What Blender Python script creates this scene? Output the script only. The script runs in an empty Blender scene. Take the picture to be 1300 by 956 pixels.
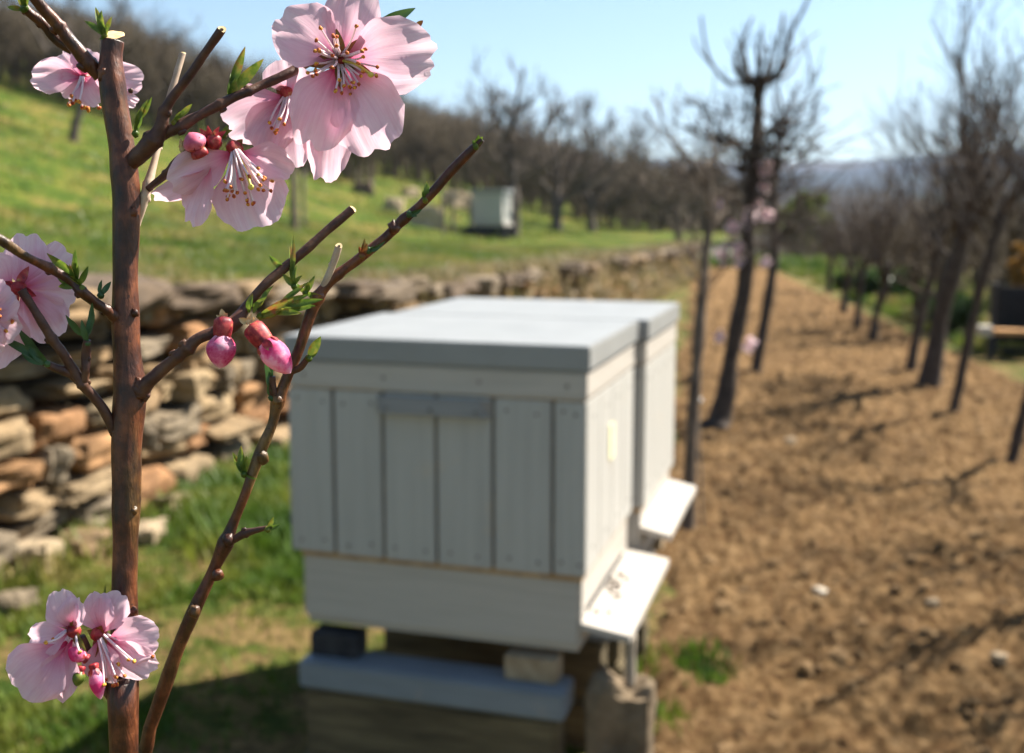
import bpy, math, random
from mathutils import Vector, Matrix, noise, Euler
R_ = random.Random(7)
C = bpy.context.scene.collection
SC = bpy.context.scene
PI = math.pi

# ------------------------------------------------------------------ camera
F = 1400.0; TH = 0.12; CAMZ = 1.0
cam_d = bpy.data.cameras.new('camera'); cam = bpy.data.objects.new('camera', cam_d); C.objects.link(cam)
cam.location = (0, 0, CAMZ); cam.rotation_euler = (PI/2 - TH, 0, 0)
cam_d.sensor_width = 36; cam_d.lens = F/1300*36
cam_d.shift_y = -44.5/1300
cam_d.clip_start = 0.02; cam_d.clip_end = 6000
cam_d.dof.use_dof = True; cam_d.dof.focus_distance = 0.282; cam_d.dof.aperture_fstop = 15.5
SC.camera = cam
CM = Matrix.Translation(cam.location) @ cam.rotation_euler.to_matrix().to_4x4()
def P(px, py, d):
    """point seen at photo pixel (px,py) at forward distance d metres"""
    return CM @ Vector(((px-650)/F*d, (433.5-py)/F*d, -d))
FWD = (CM.to_3x3() @ Vector((0, 0, -1)))
def ray(px, py): return (P(px, py, 1.0) - Vector(cam.location)).normalized()

# ------------------------------------------------------------------ terrain functions
WD = Vector((0.284, 0.959, 0)).normalized(); WL = Vector((-WD.y, WD.x, 0)); W0 = Vector((-1.38, 2.9, 0))
def sq(x, y):
    v = Vector((x, y, 0)) - W0
    return v.dot(WD), v.dot(WL)
def fromsq(s, q): return W0 + WD*s + WL*q
def lerp(a, b, t): return a + (b-a)*t
def sm(a, b, x):
    t = max(0, min(1, (x-a)/(b-a))); return t*t*(3-2*t)
def wallh(s): return wallh0(s) + .08
def wallh0(s):
    if s < 3.5: return lerp(0.68, 0.475, max(-.3, (s+0)/3.5))
    if s < 12: return lerp(0.475, 0.35, (s-3.5)/8.5)
    return 0.35 - (s-12)*0.008
def H_meadow(x, y):
    s, q = sq(x, y)
    r = max(0, q-3.2)
    z = wallh(s) + 0.02*min(q, 4) + 0.27*(math.sqrt(r*r+1.4)-1.18)
    z += 0.05*noise.noise(Vector((x*.5, y*.5, 3))) * sm(0.2, 1.5, q) + 0.25*noise.noise(Vector((x*.1, y*.1, 9)))*sm(6, 14, q)
    return z
def H_low(x, y):
    s, q = sq(x, y)
    z = 0.0
    z -= 0.055*max(0, s-16.5)*sm(16.5, 23, s) * (1-sm(60, 160, s)) + sm(60, 160, s)*4.0
    z -= 0.05*max(0, -q-4.0)*(1-sm(8, 40, -q))
    z += 0.018*noise.noise(Vector((x*1.3, y*1.3, 1)))
    return z
def hit(px, py, fn, mx=80):
    o = Vector(cam.location); d = ray(px, py); t = 1.0
    while t < mx:
        p = o + d*t
        if p.z <= fn(p.x, p.y): break
        t += 0.02 + t*0.002
    p = o + d*t
    return Vector((p.x, p.y, fn(p.x, p.y))), t

# ------------------------------------------------------------------ object helpers
def tag(o, label=None, cat=None, group=None, kind=None):
    if label: o['label'] = label
    if cat: o['category'] = cat
    if group: o['group'] = group
    if kind: o['kind'] = kind
    return o
def thing(name, loc, label, cat, group=None):
    o = bpy.data.objects.new(name, None); C.objects.link(o); o.location = loc; o.empty_display_size = .1
    return tag(o, label, cat, group)
class MB:
    def __init__(s): s.v = []; s.f = []; s.uv = {}; s.mi = []; s.col = []; s.cm = 0; s.cc = None; s.vuv = {}
    def add(s, verts, faces, uvs=None):
        b = len(s.v); s.v += [tuple(v) for v in verts]
        for f in faces: s.f.append(tuple(i+b for i in f)); s.mi.append(s.cm)
        if s.cc is not None:
            while len(s.col) < b: s.col.append((1, 1, 1, 1))
            s.col += [s.cc]*len(verts)
        if uvs:
            for i, u in enumerate(uvs): s.vuv[b+i] = u
    def box(s, c, sx, sy, sz, M=None, bev=0.0):
        """box of half sizes, centre c, matrix M (3x3)"""
        M = M or Matrix.Identity(3); c = Vector(c)
        if bev <= 0:
            vs = [c + M @ Vector((x*sx, y*sy, z*sz)) for x in (-1, 1) for y in (-1, 1) for z in (-1, 1)]
            s.add(vs, [(0,1,3,2),(4,6,7,5),(0,4,5,1),(2,3,7,6),(0,2,6,4),(1,5,7,3)]); return
        import bmesh
        bm = bmesh.new(); bmesh.ops.create_cube(bm, size=2)
        for v in bm.verts: v.co = Vector((v.co.x*sx, v.co.y*sy, v.co.z*sz))
        bmesh.ops.bevel(bm, geom=list(bm.edges), offset=bev, segments=2, affect='EDGES')
        bm.verts.index_update()
        s.add([c + M @ v.co for v in bm.verts], [[v.index for v in f.verts] for f in bm.faces]); bm.free()
    def tube(s, pts, rad, n=8, cap=True, wob=0.0, seed=0):
        pts = [Vector(p) for p in pts]
        if len(pts) < 2: return
        t0 = (pts[1]-pts[0]).normalized()
        up = Vector((0, 0, 1)) if abs(t0.z) < .9 else Vector((1, 0, 0))
        a = t0.cross(up).normalized(); b0 = len(s.v); vs = []
        for i, p in enumerate(pts):
            t = (pts[min(i+1, len(pts)-1)] - pts[max(i-1, 0)])
            t = t.normalized() if t.length > 1e-9 else t0
            a = (a - t*a.dot(t)).normalized(); b = t.cross(a)
            for k in range(n):
                an = 2*PI*k/n; r = rad[i]
                d = a*math.cos(an)+b*math.sin(an)
                if wob:
                    r *= 1 + wob*noise.noise((p + d*r)*(0.35/max(rad[0], 1e-5)) + Vector((seed, 0, 0))) + wob*.35*noise.noise((p + d*r)*(1.1/max(rad[0], 1e-5)) + Vector((seed, 5, 0)))
                vs.append(p + d*r)
        fs = []
        for i in range(len(pts)-1):
            for k in range(n):
                k2 = (k+1) % n
                fs.append((i*n+k, i*n+k2, (i+1)*n+k2, (i+1)*n+k))
        if cap:
            fs.append(tuple(range(n))[::-1]); m = (len(pts)-1)*n; fs.append(tuple(range(m, m+n)))
        s.add(vs, fs)
    def blob(s, c, rx, ry, rz, M=None, nu=10, nv=7, rough=0.0, seed=0, square=1.0):
        M = M or Matrix.Identity(3); c = Vector(c); vs = []; fs = []
        def se(x): return math.copysign(abs(x)**square, x)
        for j in range(nv+1):
            ph = PI*j/nv
            for i in range(nu):
                th = 2*PI*i/nu
                d = Vector((se(math.sin(ph))*se(math.cos(th)), se(math.sin(ph))*se(math.sin(th)), se(math.cos(ph))))
                if j in (0, nv): d = Vector((0, 0, 1 if j == 0 else -1))
                r = 1 + rough*noise.noise(d*1.6+Vector((seed*3.1, seed*1.7, seed)))
                vs.append(c + M @ Vector((d.x*rx*r, d.y*ry*r, d.z*rz*r)))
        for j in range(nv):
            for i in range(nu):
                i2 = (i+1) % nu
                if j == 0: fs.append((i, nu+i, nu+i2))
                elif j == nv-1: fs.append((j*nu+i, (j+1)*nu+i, j*nu+i2))
                else: fs.append((j*nu+i, (j+1)*nu+i, (j+1)*nu+i2, j*nu+i2))
        s.add(vs, fs)
    def build(s, name, mats, parent=None, smooth=True, base=None):
        if not isinstance(mats, (list, tuple)): mats = [mats]
        off = Vector((0, 0, 0))
        top = parent
        chain = Vector((0, 0, 0))
        if parent is not None:
            q = parent
            while q: chain += q.location; q = q.parent
        elif base is not None: chain = Vector(base)
        me = bpy.data.meshes.new(name)
        me.from_pydata([(v[0]-chain.x, v[1]-chain.y, v[2]-chain.z) for v in s.v], [], s.f)
        for m in mats: me.materials.append(m)
        me.polygons.foreach_set('material_index', s.mi)
        me.polygons.foreach_set('use_smooth', [smooth]*len(s.f))
        if s.vuv:
            ul = me.uv_layers.new(name='UVMap')
            dat = [0.0]*(2*len(me.loops)); li = [0]*len(me.loops); me.loops.foreach_get('vertex_index', li)
            for i, vi in enumerate(li):
                u = s.vuv.get(vi, (0, 0)); dat[2*i] = u[0]; dat[2*i+1] = u[1]
            ul.data.foreach_set('uv', dat)
        if s.col:
            while len(s.col) < len(s.v): s.col.append((1, 1, 1, 1))
            ca = me.color_attributes.new('Col', 'FLOAT_COLOR', 'POINT')
            ca.data.foreach_set('color', [c for cc in s.col for c in cc])
        me.update()
        o = bpy.data.objects.new(name, me); C.objects.link(o)
        if parent is not None: o.parent = parent
        elif base is not None: o.location = base
        return o
def copy_tree(o, parent=None):
    c = o.copy(); C.objects.link(c); c.parent = parent
    for ch in list(o.children): copy_tree(ch, c)
    return c
def spline(pts, n=6):
    """catmull-rom through tuples of any length"""
    out = []; m = len(pts)
    for i in range(m-1):
        p0 = pts[max(i-1, 0)]; p1 = pts[i]; p2 = pts[i+1]; p3 = pts[min(i+2, m-1)]
        for k in range(n):
            t = k/n
            out.append(tuple(0.5*((2*b)+(-a+c)*t+(2*a-5*b+4*c-d)*t*t+(-a+3*b-3*c+d)*t**3) for a, b, c, d in zip(p0, p1, p2, p3)))
    out.append(tuple(pts[-1])); return out

# ------------------------------------------------------------------ materials
def mat(name):
    m = bpy.data.materials.new(name); m.use_nodes = True
    nt = m.node_tree; b = nt.nodes['Principled BSDF']; return m, nt, b
def N(nt, t, **k):
    n = nt.nodes.new(t)
    for a, v in k.items():
        if a in n.inputs.keys(): n.inputs[a].default_value = v
        else: setattr(n, a, v)
    return n
def ramp(nt, fac, stops, interp='LINEAR'):
    r = nt.nodes.new('ShaderNodeValToRGB'); r.color_ramp.interpolation = interp
    e = r.color_ramp.elements
    e[0].position = stops[0][0]; e[0].color = (*stops[0][1], 1)
    e[1].position = stops[-1][0]; e[1].color = (*stops[-1][1], 1)
    for p, c in stops[1:-1]:
        x = e.new(p); x.color = (*c, 1)
    if fac is not None: nt.links.new(fac, r.inputs[0])
    return r
def coords(nt, scale=(1, 1, 1), kind='Object'):
    tc = nt.nodes.new('ShaderNodeTexCoord'); mp = nt.nodes.new('ShaderNodeMapping')
    mp.inputs['Scale'].default_value = scale
    nt.links.new(tc.outputs[kind], mp.inputs['Vector']); return mp.outputs[0]
def nz(nt, vec, scale, detail=6, rough=.6):
    n = N(nt, 'ShaderNodeTexNoise', Scale=scale, Detail=detail, Roughness=rough)
    nt.links.new(vec, n.inputs['Vector']); return n.outputs['Fac']
def bump(nt, b, h, dist, strength=1.0):
    bn = N(nt, 'ShaderNodeBump', Strength=strength, Distance=dist)
    nt.links.new(h, bn.inputs['Height']); nt.links.new(bn.outputs[0], b.inputs['Normal']); return bn
def noisy(name, stops, scale, rough=.8, bscale=None, bdist=0.002, stretch=(1, 1, 1), spec=.3, detail=6, lohi=(.3, .7)):
    m, nt, b = mat(name); v = coords(nt, stretch)
    f = nz(nt, v, scale, detail)
    a, c = lohi
    r = ramp(nt, f, [(a+(c-a)*p, col) for p, col in stops])
    nt.links.new(r.outputs[0], b.inputs['Base Color'])
    b.inputs['Roughness'].default_value = rough; b.inputs['Specular IOR Level'].default_value = spec
    if bscale: bump(nt, b, nz(nt, v, bscale, 6), bdist)
    return m
def mixc(nt, fac, a, b_, mode='MIX'):
    m = nt.nodes.new('ShaderNodeMix'); m.data_type = 'RGBA'; m.blend_type = mode
    if isinstance(fac, float): m.inputs[0].default_value = fac
    else: nt.links.new(fac, m.inputs[0])
    for s, x in ((m.inputs[6], a), (m.inputs[7], b_)):
        if isinstance(x, tuple): s.default_value = (*x, 1)
        else: nt.links.new(x, s)
    return m.outputs[2]

# bark of the peach stem: reddish brown with olive streaks, lenticels
def bark_fore():
    m, nt, b = mat('peach_bark')
    v = coords(nt)
    f = nz(nt, v, 130, 5)
    vs = coords(nt, (1, 1, .25)); g = nz(nt, vs, 420, 5)
    fl = nz(nt, coords(nt, (1, 1, .3)), 55, 3)
    ra = ramp(nt, f, [(.34, (.025, .008, .004)), (.5, (.085, .024, .009)), (.66, (.19, .062, .024))])
    rb_ = ramp(nt, f, [(.34, (.05, .026, .009)), (.5, (.14, .085, .024)), (.66, (.24, .155, .05))])
    rm = ramp(nt, fl, [(.52, (0, 0, 0)), (.64, (.75, .75, .75))])
    class _r: pass
    r1 = _r(); r1.outputs = [mixc(nt, rm.outputs[0], ra.outputs[0], rb_.outputs[0])]
    sp = nt.nodes.new('ShaderNodeTexVoronoi'); sp.inputs['Scale'].default_value = 420
    vv = coords(nt, (1, 1, 1.6)); nt.links.new(vv, sp.inputs['Vector'])
    rs = ramp(nt, sp.outputs['Distance'], [(.08, (1, 1, 1)), (.17, (0, 0, 0))])
    c1 = mixc(nt, rs.outputs[0], r1.outputs[0], (.055, .02, .012))
    rg = ramp(nt, g, [(.35, (.55, .55, .55)), (.65, (1.15, 1.1, 1.05))])
    c2 = mixc(nt, 1.0, c1, rg.outputs[0], 'MULTIPLY')
    nt.links.new(c2, b.inputs['Base Color'])
    b.inputs['Roughness'].default_value = .42; b.inputs['Specular IOR Level'].default_value = .45
    bump(nt, b, g, .0006, 1.0)
    return m
def bark_dark():
    return noisy('twig_bark', [(0, (.03, .013, .01)), (.5, (.075, .03, .02)), (1, (.13, .06, .03))], 190, .5, 500, .0003, spec=.4)
def petal_mat(name='petal', deep=1.0):
    m = bpy.data.materials.new(name); m.use_nodes = True; nt = m.node_tree; b = nt.nodes['Principled BSDF']; out = nt.nodes['Material Output']
    tc = nt.nodes.new('ShaderNodeTexCoord'); sp = nt.nodes.new('ShaderNodeSeparateXYZ'); nt.links.new(tc.outputs['UV'], sp.inputs[0])
    r = ramp(nt, sp.outputs[1], [(0, (.48, .01, .06)), (.10, (.66, .07, .19)), (.27, (.82, .34, .48)), (.46, (.88, .57, .66)), (1, (.91, .70, .76))])
    mp = nt.nodes.new('ShaderNodeMapping'); mp.inputs['Scale'].default_value = (22, 1.6, 1); nt.links.new(tc.outputs['UV'], mp.inputs[0])
    nn = nz(nt, mp.outputs[0], 1.0, 6, .65)
    rv = ramp(nt, nn, [(.36, (.90, .77, .83)), (.56, (1, 1, 1))])
    nn2 = nz(nt, coords(nt), 110, 3)
    rb = ramp(nt, nn2, [(.35, (.93, .86, .91)), (.65, (1, 1, 1))])
    c = mixc(nt, .65, r.outputs[0], rv.outputs[0], 'MULTIPLY'); c = mixc(nt, .8, c, rb.outputs[0], 'MULTIPLY')
    nt.links.new(c, b.inputs['Base Color']); b.inputs['Roughness'].default_value = .55; b.inputs['Specular IOR Level'].default_value = .25
    bn = N(nt, 'ShaderNodeBump', Strength=.4, Distance=.0004); nt.links.new(nn, bn.inputs['Height']); nt.links.new(bn.outputs[0], b.inputs['Normal'])
    tr = nt.nodes.new('ShaderNodeBsdfTranslucent'); nt.links.new(c, tr.inputs['Color']); nt.links.new(bn.outputs[0], tr.inputs['Normal'])
    mx = nt.nodes.new('ShaderNodeMixShader'); mx.inputs[0].default_value = .48
    nt.links.new(b.outputs[0], mx.inputs[1]); nt.links.new(tr.outputs[0], mx.inputs[2]); nt.links.new(mx.outputs[0], out.inputs['Surface'])
    return m
def leafy(name, stops, scale, tr_=.35, rough=.5):
    m = bpy.data.materials.new(name); m.use_nodes = True; nt = m.node_tree; b = nt.nodes['Principled BSDF']; out = nt.nodes['Material Output']
    r = ramp(nt, nz(nt, coords(nt), scale, 4), stops)
    nt.links.new(r.outputs[0], b.inputs['Base Color']); b.inputs['Roughness'].default_value = rough
    tr = nt.nodes.new('ShaderNodeBsdfTranslucent'); nt.links.new(r.outputs[0], tr.inputs['Color'])
    mx = nt.nodes.new('ShaderNodeMixShader'); mx.inputs[0].default_value = tr_
    nt.links.new(b.outputs[0], mx.inputs[1]); nt.links.new(tr.outputs[0], mx.inputs[2]); nt.links.new(mx.outputs[0], out.inputs['Surface'])
    return m
M_BARK = bark_fore(); M_TWIG = bark_dark(); M_PETAL = petal_mat()
M_CUT = noisy('cut_wood', [(0, (.55, .36, .16)), (1, (.75, .58, .33))], 260, .7)
M_PITH = noisy('pith', [(0, (.03, .02, .015)), (1, (.1, .07, .05))], 200, .8)
M_DRY = noisy('dry_twig', [(0, (.36, .24, .17)), (1, (.60, .48, .36))], 150, .6)
M_SEPAL = leafy('sepal', [(.35, (.30, .02, .02)), (.5, (.22, .09, .02)), (.65, (.14, .16, .03))], 200, .3)
M_CALYX = leafy('calyx', [(.36, (.16, .01, .02)), (.48, (.38, .025, .035)), (.58, (.46, .07, .06)), (.68, (.48, .26, .10))], 420, .2)
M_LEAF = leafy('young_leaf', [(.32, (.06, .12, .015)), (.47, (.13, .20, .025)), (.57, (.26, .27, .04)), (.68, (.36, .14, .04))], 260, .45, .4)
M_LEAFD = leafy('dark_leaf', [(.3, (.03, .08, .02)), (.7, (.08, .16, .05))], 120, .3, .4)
M_FIL = leafy('filament', [(.3, (.85, .62, .70)), (.7, (.95, .86, .86))], 200, .3)
M_ANTH = noisy('anther', [(0, (.30, .03, .02)), (.5, (.55, .14, .03)), (1, (.80, .45, .06))], 900, .6, lohi=(.38, .62))
M_PIST = leafy('pistil', [(.3, (.75, .62, .10)), (.7, (.85, .75, .2))], 200, .2)
M_BUD = leafy('bud_petal', [(.36, (.66, .03, .18)), (.5, (.84, .20, .40)), (.63, (.92, .55, .68))], 230, .35, .65)

# background materials
M_BARKB = noisy('orchard_bark', [(0, (.030, .022, .018)), (1, (.095, .07, .055))], 30, .9, 60, .004)
M_BARKG = noisy('grey_bark', [(0, (.07, .052, .04)), (1, (.19, .145, .11))], 12, .9)
M_BARKM = noisy('midground_bark', [(0, (.055, .042, .035)), (1, (.14, .11, .09))], 12, .9)
M_BRUSH = noisy('brushwood', [(0, (.055, .042, .03)), (.5, (.095, .072, .048)), (1, (.145, .115, .075))], .8, .95)

def meadow_mat():
    m, nt, b = mat('meadow_grass'); v = coords(nt)
    a = nz(nt, v, 1.1, 8, .75); c = nz(nt, v, 9, 6, .75); d = nz(nt, v, 60, 4, .7)
    r = ramp(nt, a, [(.38, (.024, .050, .005)), (.46, (.058, .098, .010)), (.53, (.105, .118, .017)), (.59, (.155, .125, .034)), (.68, (.18, .125, .045))])
    r2 = ramp(nt, c, [(.38, (.3, .42, .3)), (.5, (1, 1, 1)), (.62, (1.6, 1.4, 1.3))])
    r3 = ramp(nt, d, [(.3, (.6, .6, .6)), (.7, (1.3, 1.3, 1.3))])
    x = mixc(nt, 1.0, r.outputs[0], r2.outputs[0], 'MULTIPLY'); x = mixc(nt, 1.0, x, r3.outputs[0], 'MULTIPLY')
    nt.links.new(x, b.inputs['Base Color']); b.inputs['Roughness'].default_value = .95; b.inputs['Specular IOR Level'].default_value = .1
    bump(nt, b, c, .06, .8); return m
def lowground_mat():
    m, nt, b = mat('orchard_ground'); v = coords(nt)
    a = nz(nt, v, 4.5, 7, .75); c = nz(nt, v, 30, 7, .75)
    r = ramp(nt, a, [(.40, (.035, .065, .01)), (.47, (.085, .10, .02)), (.53, (.17, .125, .05)), (.66, (.25, .165, .08))])
    r2 = ramp(nt, c, [(.34, (.35, .35, .35)), (.66, (1.45, 1.4, 1.3))])
    x = mixc(nt, 1.0, r.outputs[0], r2.outputs[0], 'MULTIPLY')
    nt.links.new(x, b.inputs['Base Color']); b.inputs['Roughness'].default_value = .95; b.inputs['Specular IOR Level'].default_value = .1
    bump(nt, b, c, .03, .8); return m
def soil_mat():
    m, nt, b = mat('tilled_soil'); v = coords(nt)
    a = nz(nt, v, 2.0, 4, .6); c = nz(nt, v, 24, 9, .78); d = nz(nt, v, 90, 5, .75)
    r = ramp(nt, c, [(.36, (.06, .031, .014)), (.45, (.17, .10, .046)), (.55, (.27, .172, .084)), (.68, (.40, .275, .15))])
    r2 = ramp(nt, a, [(.35, (.82, .78, .75)), (.65, (1.12, 1.08, 1.02))])
    x = mixc(nt, 1.0, r.outputs[0], r2.outputs[0], 'MULTIPLY')
    nt.links.new(x, b.inputs['Base Color']); b.inputs['Roughness'].default_value = 1; b.inputs['Specular IOR Level'].default_value = .08
    b1 = bump(nt, b, c, .035, 1.0)
    b2 = N(nt, 'ShaderNodeBump', Strength=.6, Distance=.006); nt.links.new(d, b2.inputs['Height']); nt.links.new(b1.outputs[0], b2.inputs['Normal']); nt.links.new(b2.outputs[0], b.inputs['Normal'])
    return m
def stone_mat():
    m, nt, b = mat('field_stone'); v = coords(nt)
    at = nt.nodes.new('ShaderNodeAttribute'); at.attribute_name = 'Col'
    a = nz(nt, v, 9, 6, .65); c = nz(nt, v, 45, 6, .7)
    r = ramp(nt, a, [(.32, (.45, .42, .40)), (.5, (.88, .84, .80)), (.68, (1.15, 1.07, .97))])
    r2 = ramp(nt, c, [(.3, (.65, .65, .65)), (.7, (1.25, 1.25, 1.25))])
    x = mixc(nt, 1.0, at.outputs['Color'], r.outputs[0], 'MULTIPLY'); x = mixc(nt, 1.0, x, r2.outputs[0], 'MULTIPLY')
    nt.links.new(x, b.inputs['Base Color']); b.inputs['Roughness'].default_value = .9; b.inputs['Specular IOR Level'].default_value = .2
    bump(nt, b, a, .012, .9); return m
def paint_mat(name, base, stain=(.62, .42, .22), stretch=(1, 1, 18), amt=.5, rough=.5):
    m, nt, b = mat(name); v = coords(nt, stretch); vi = coords(nt)
    g = nz(nt, v, 4 if stretch[2] < 1 else 3, 6, .6); s = nz(nt, vi, 7, 7, .75); k = nz(nt, vi, 60, 4, .7)
    r = ramp(nt, g, [(.3, tuple(c*.86 for c in base)), (.6, base)])
    rs = ramp(nt, s, [(.60, (0, 0, 0)), (.78, (amt, amt, amt))])
    x = mixc(nt, rs.outputs[0], r.outputs[0], stain)
    rk = ramp(nt, k, [(.70, (0, 0, 0)), (.76, (amt, amt, amt))])
    x = mixc(nt, rk.outputs[0], x, tuple(c*.35 for c in base))
    nt.links.new(x, b.inputs['Base Color']); b.inputs['Roughness'].default_value = rough; b.inputs['Specular IOR Level'].default_value = .35
    bump(nt, b, g, .0015, .5); return m
M_MEADOW = meadow_mat(); M_LOW = lowground_mat(); M_SOIL = soil_mat(); M_STONE = stone_mat()
M_PAINT = paint_mat('white_painted_planks', (.41, .395, .365), stretch=(30, 30, 1.2), amt=.42)
M_PAINTH = paint_mat('white_painted_board', (.44, .40, .355), stretch=(2, 2, 40), amt=.35)
M_SEAM = noisy('weathered_seam', [(0, (.25, .14, .06)), (1, (.5, .33, .17))], 30, .8)
M_GROOVE = noisy('dark_groove', [(0, (.09, .075, .065)), (1, (.18, .15, .125))], 30, .9)  # darker brown for the core between planks and the nail heads
M_METAL = paint_mat('grey_lid_metal', (.265, .265, .26), stain=(.15, .145, .13), stretch=(3, 3, 3), amt=.4, rough=.42)
M_BATTEN = paint_mat('grey_batten', (.25, .23, .205), stretch=(3, 3, 20), amt=.3)
M_BEAM = paint_mat('blue_grey_beam', (.20, .225, .25), stretch=(3, 3, 20), amt=.3)
M_BRICK = noisy('tan_block', [(0, (.24, .165, .095)), (1, (.40, .30, .19))], 40, .9, 90, .003)
M_DARKB = noisy('dark_block', [(0, (.015, .015, .018)), (1, (.05, .048, .05))], 40, .9)
M_POSTW = noisy('weathered_stake', [(0, (.10, .08, .065)), (1, (.27, .22, .17))], 25, .9, 70, .003, stretch=(1, 1, .15))
M_STAKE = noisy('pale_stake', [(0, (.22, .18, .14)), (1, (.42, .36, .28))], 12, .9)
M_GRASSB = leafy('grass_blade', [(.32, (.03, .08, .008)), (.46, (.085, .15, .014)), (.57, (.18, .20, .03)), (.68, (.32, .25, .10))], 2.2, .35)
M_GRASSM = leafy('meadow_blade', [(.36, (.05, .10, .010)), (.48, (.115, .16, .020)), (.57, (.20, .185, .045)), (.67, (.32, .24, .10))], 1.3, .45)
M_BUSH = leafy('bush_leaf', [(.3, (.07, .11, .02)), (.7, (.17, .20, .04))], 3, .35)
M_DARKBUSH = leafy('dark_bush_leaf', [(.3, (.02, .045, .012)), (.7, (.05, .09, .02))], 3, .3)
M_OCHRE = leafy('ochre_leaf', [(.3, (.22, .11, .02)), (.7, (.36, .2, .04))], 6, .3)
M_BEE = noisy('bee_body', [(0, (.02, .01, .006)), (1, (.12, .06, .02))], 500, .6, lohi=(.45, .55))
M_PLANKO = noisy('orange_plank', [(0, (.38, .19, .07)), (1, (.55, .31, .14))], 10, .8)
M_BLOS = leafy('far_blossom', [(.3, (.80, .52, .56)), (.7, (.90, .76, .78))], 40, .5)

# ------------------------------------------------------------------ ground, soil, hills
def grid(fn, s0, s1, q0, q1, ns, nq, ease=1.0):
    mb = MB(); vs = []
    for i in range(ns+1):
        s = s0 + (s1-s0)*(i/ns)**ease
        for j in range(nq+1):
            q = q0 + (q1-q0)*j/nq
            p = fromsq(s, q); vs.append((p.x, p.y, fn(p.x, p.y)))
    fs = [(i*(nq+1)+j, i*(nq+1)+j+1, (i+1)*(nq+1)+j+1, (i+1)*(nq+1)+j) for i in range(ns) for j in range(nq)]
    mb.add(vs, [f[::-1] for f in fs]); return mb
tag(grid(lambda x, y: H_meadow(x, y), -6, 90, 0.10, 45, 300, 120, 1.5).build('meadow', M_MEADOW), kind='structure')
tag(grid(lambda x, y: H_low(x, y)-.0, -8, 190, -110, 0.12, 260, 180, 1.6).build('ground', M_LOW), kind='structure')

# soil plot boundary lines found on the ground
sl0 = sq(*hit(700, 940, H_low)[0][:2]); sl1 = sq(*hit(865, 352, H_low)[0][:2])
sr0 = sq(*hit(1300, 478, H_low)[0][:2]); sr1 = sq(*hit(1000, 349, H_low)[0][:2])
def soil_q(s, a, b): return a[1] + (b[1]-a[1])*(s-a[0])/(b[0]-a[0])
def soil_h(x, y):
    s, q = sq(x, y)
    e = min(soil_q(s, sl0, sl1)-q, q-soil_q(s, sr0, sr1), 16.3-s)
    k = sm(0, .25, e + .12*noise.noise(Vector((x*4, y*4, 2))))
    v = Vector((x, y, 0))
    n = noise.noise(v*5)*.022 + noise.noise(v*13+Vector((3, 1, 0)))*.024 + abs(noise.noise(v*27))*.030 + noise.noise(v*50)*.009
    return H_low(x, y) - .06 + k*(.085 + n)
mb = MB(); vs = []; NS, NQ = 560, 330
for i in range(NS+1):
    s = -2.6 + 19.2*(i/NS)**1.45
    qa = soil_q(s, sl0, sl1)+.1; qb = min(soil_q(s, sr0, sr1), qa-1.0)-.1
    for j in range(NQ+1):
        p = fromsq(s, lerp(qb, qa, j/NQ)); vs.append((p.x, p.y, soil_h(p.x, p.y)))
mb.add(vs, [(i*(NQ+1)+j, (i+1)*(NQ+1)+j, (i+1)*(NQ+1)+j+1, i*(NQ+1)+j+1)[::-1] for i in range(NS) for j in range(NQ)])
tag(mb.build('soil', M_SOIL), kind='structure')
# clods
mb = MB(); r = random.Random(5)
for k in range(4200):
    s = -2.4 + 13*r.random()**1.6; qa = soil_q(s, sl0, sl1)-.1; qb = min(soil_q(s, sr0, sr1), qa-1)+.1
    p = fromsq(s, r.uniform(qb, qa)); rr = r.choice((.005, .006, .007, .009, .012, .017))*r.uniform(.7, 1.2)
    z = soil_h(p.x, p.y) - rr*.25
    M = Euler((r.uniform(-.5, .5), r.uniform(-.5, .5), r.uniform(0, 6))).to_matrix()
    mb.blob((p.x, p.y, z+rr*.25), rr*1.25, rr, rr*.7, M, 7, 5, .7, k)
tag(mb.build('soil_clods', noisy('clod_earth', [(0, (.11, .064, .028)), (1, (.21, .13, .06))], 30, 1), smooth=False), 'small crumbled earth clods on the tilled plot', 'clods', kind='stuff')

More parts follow.
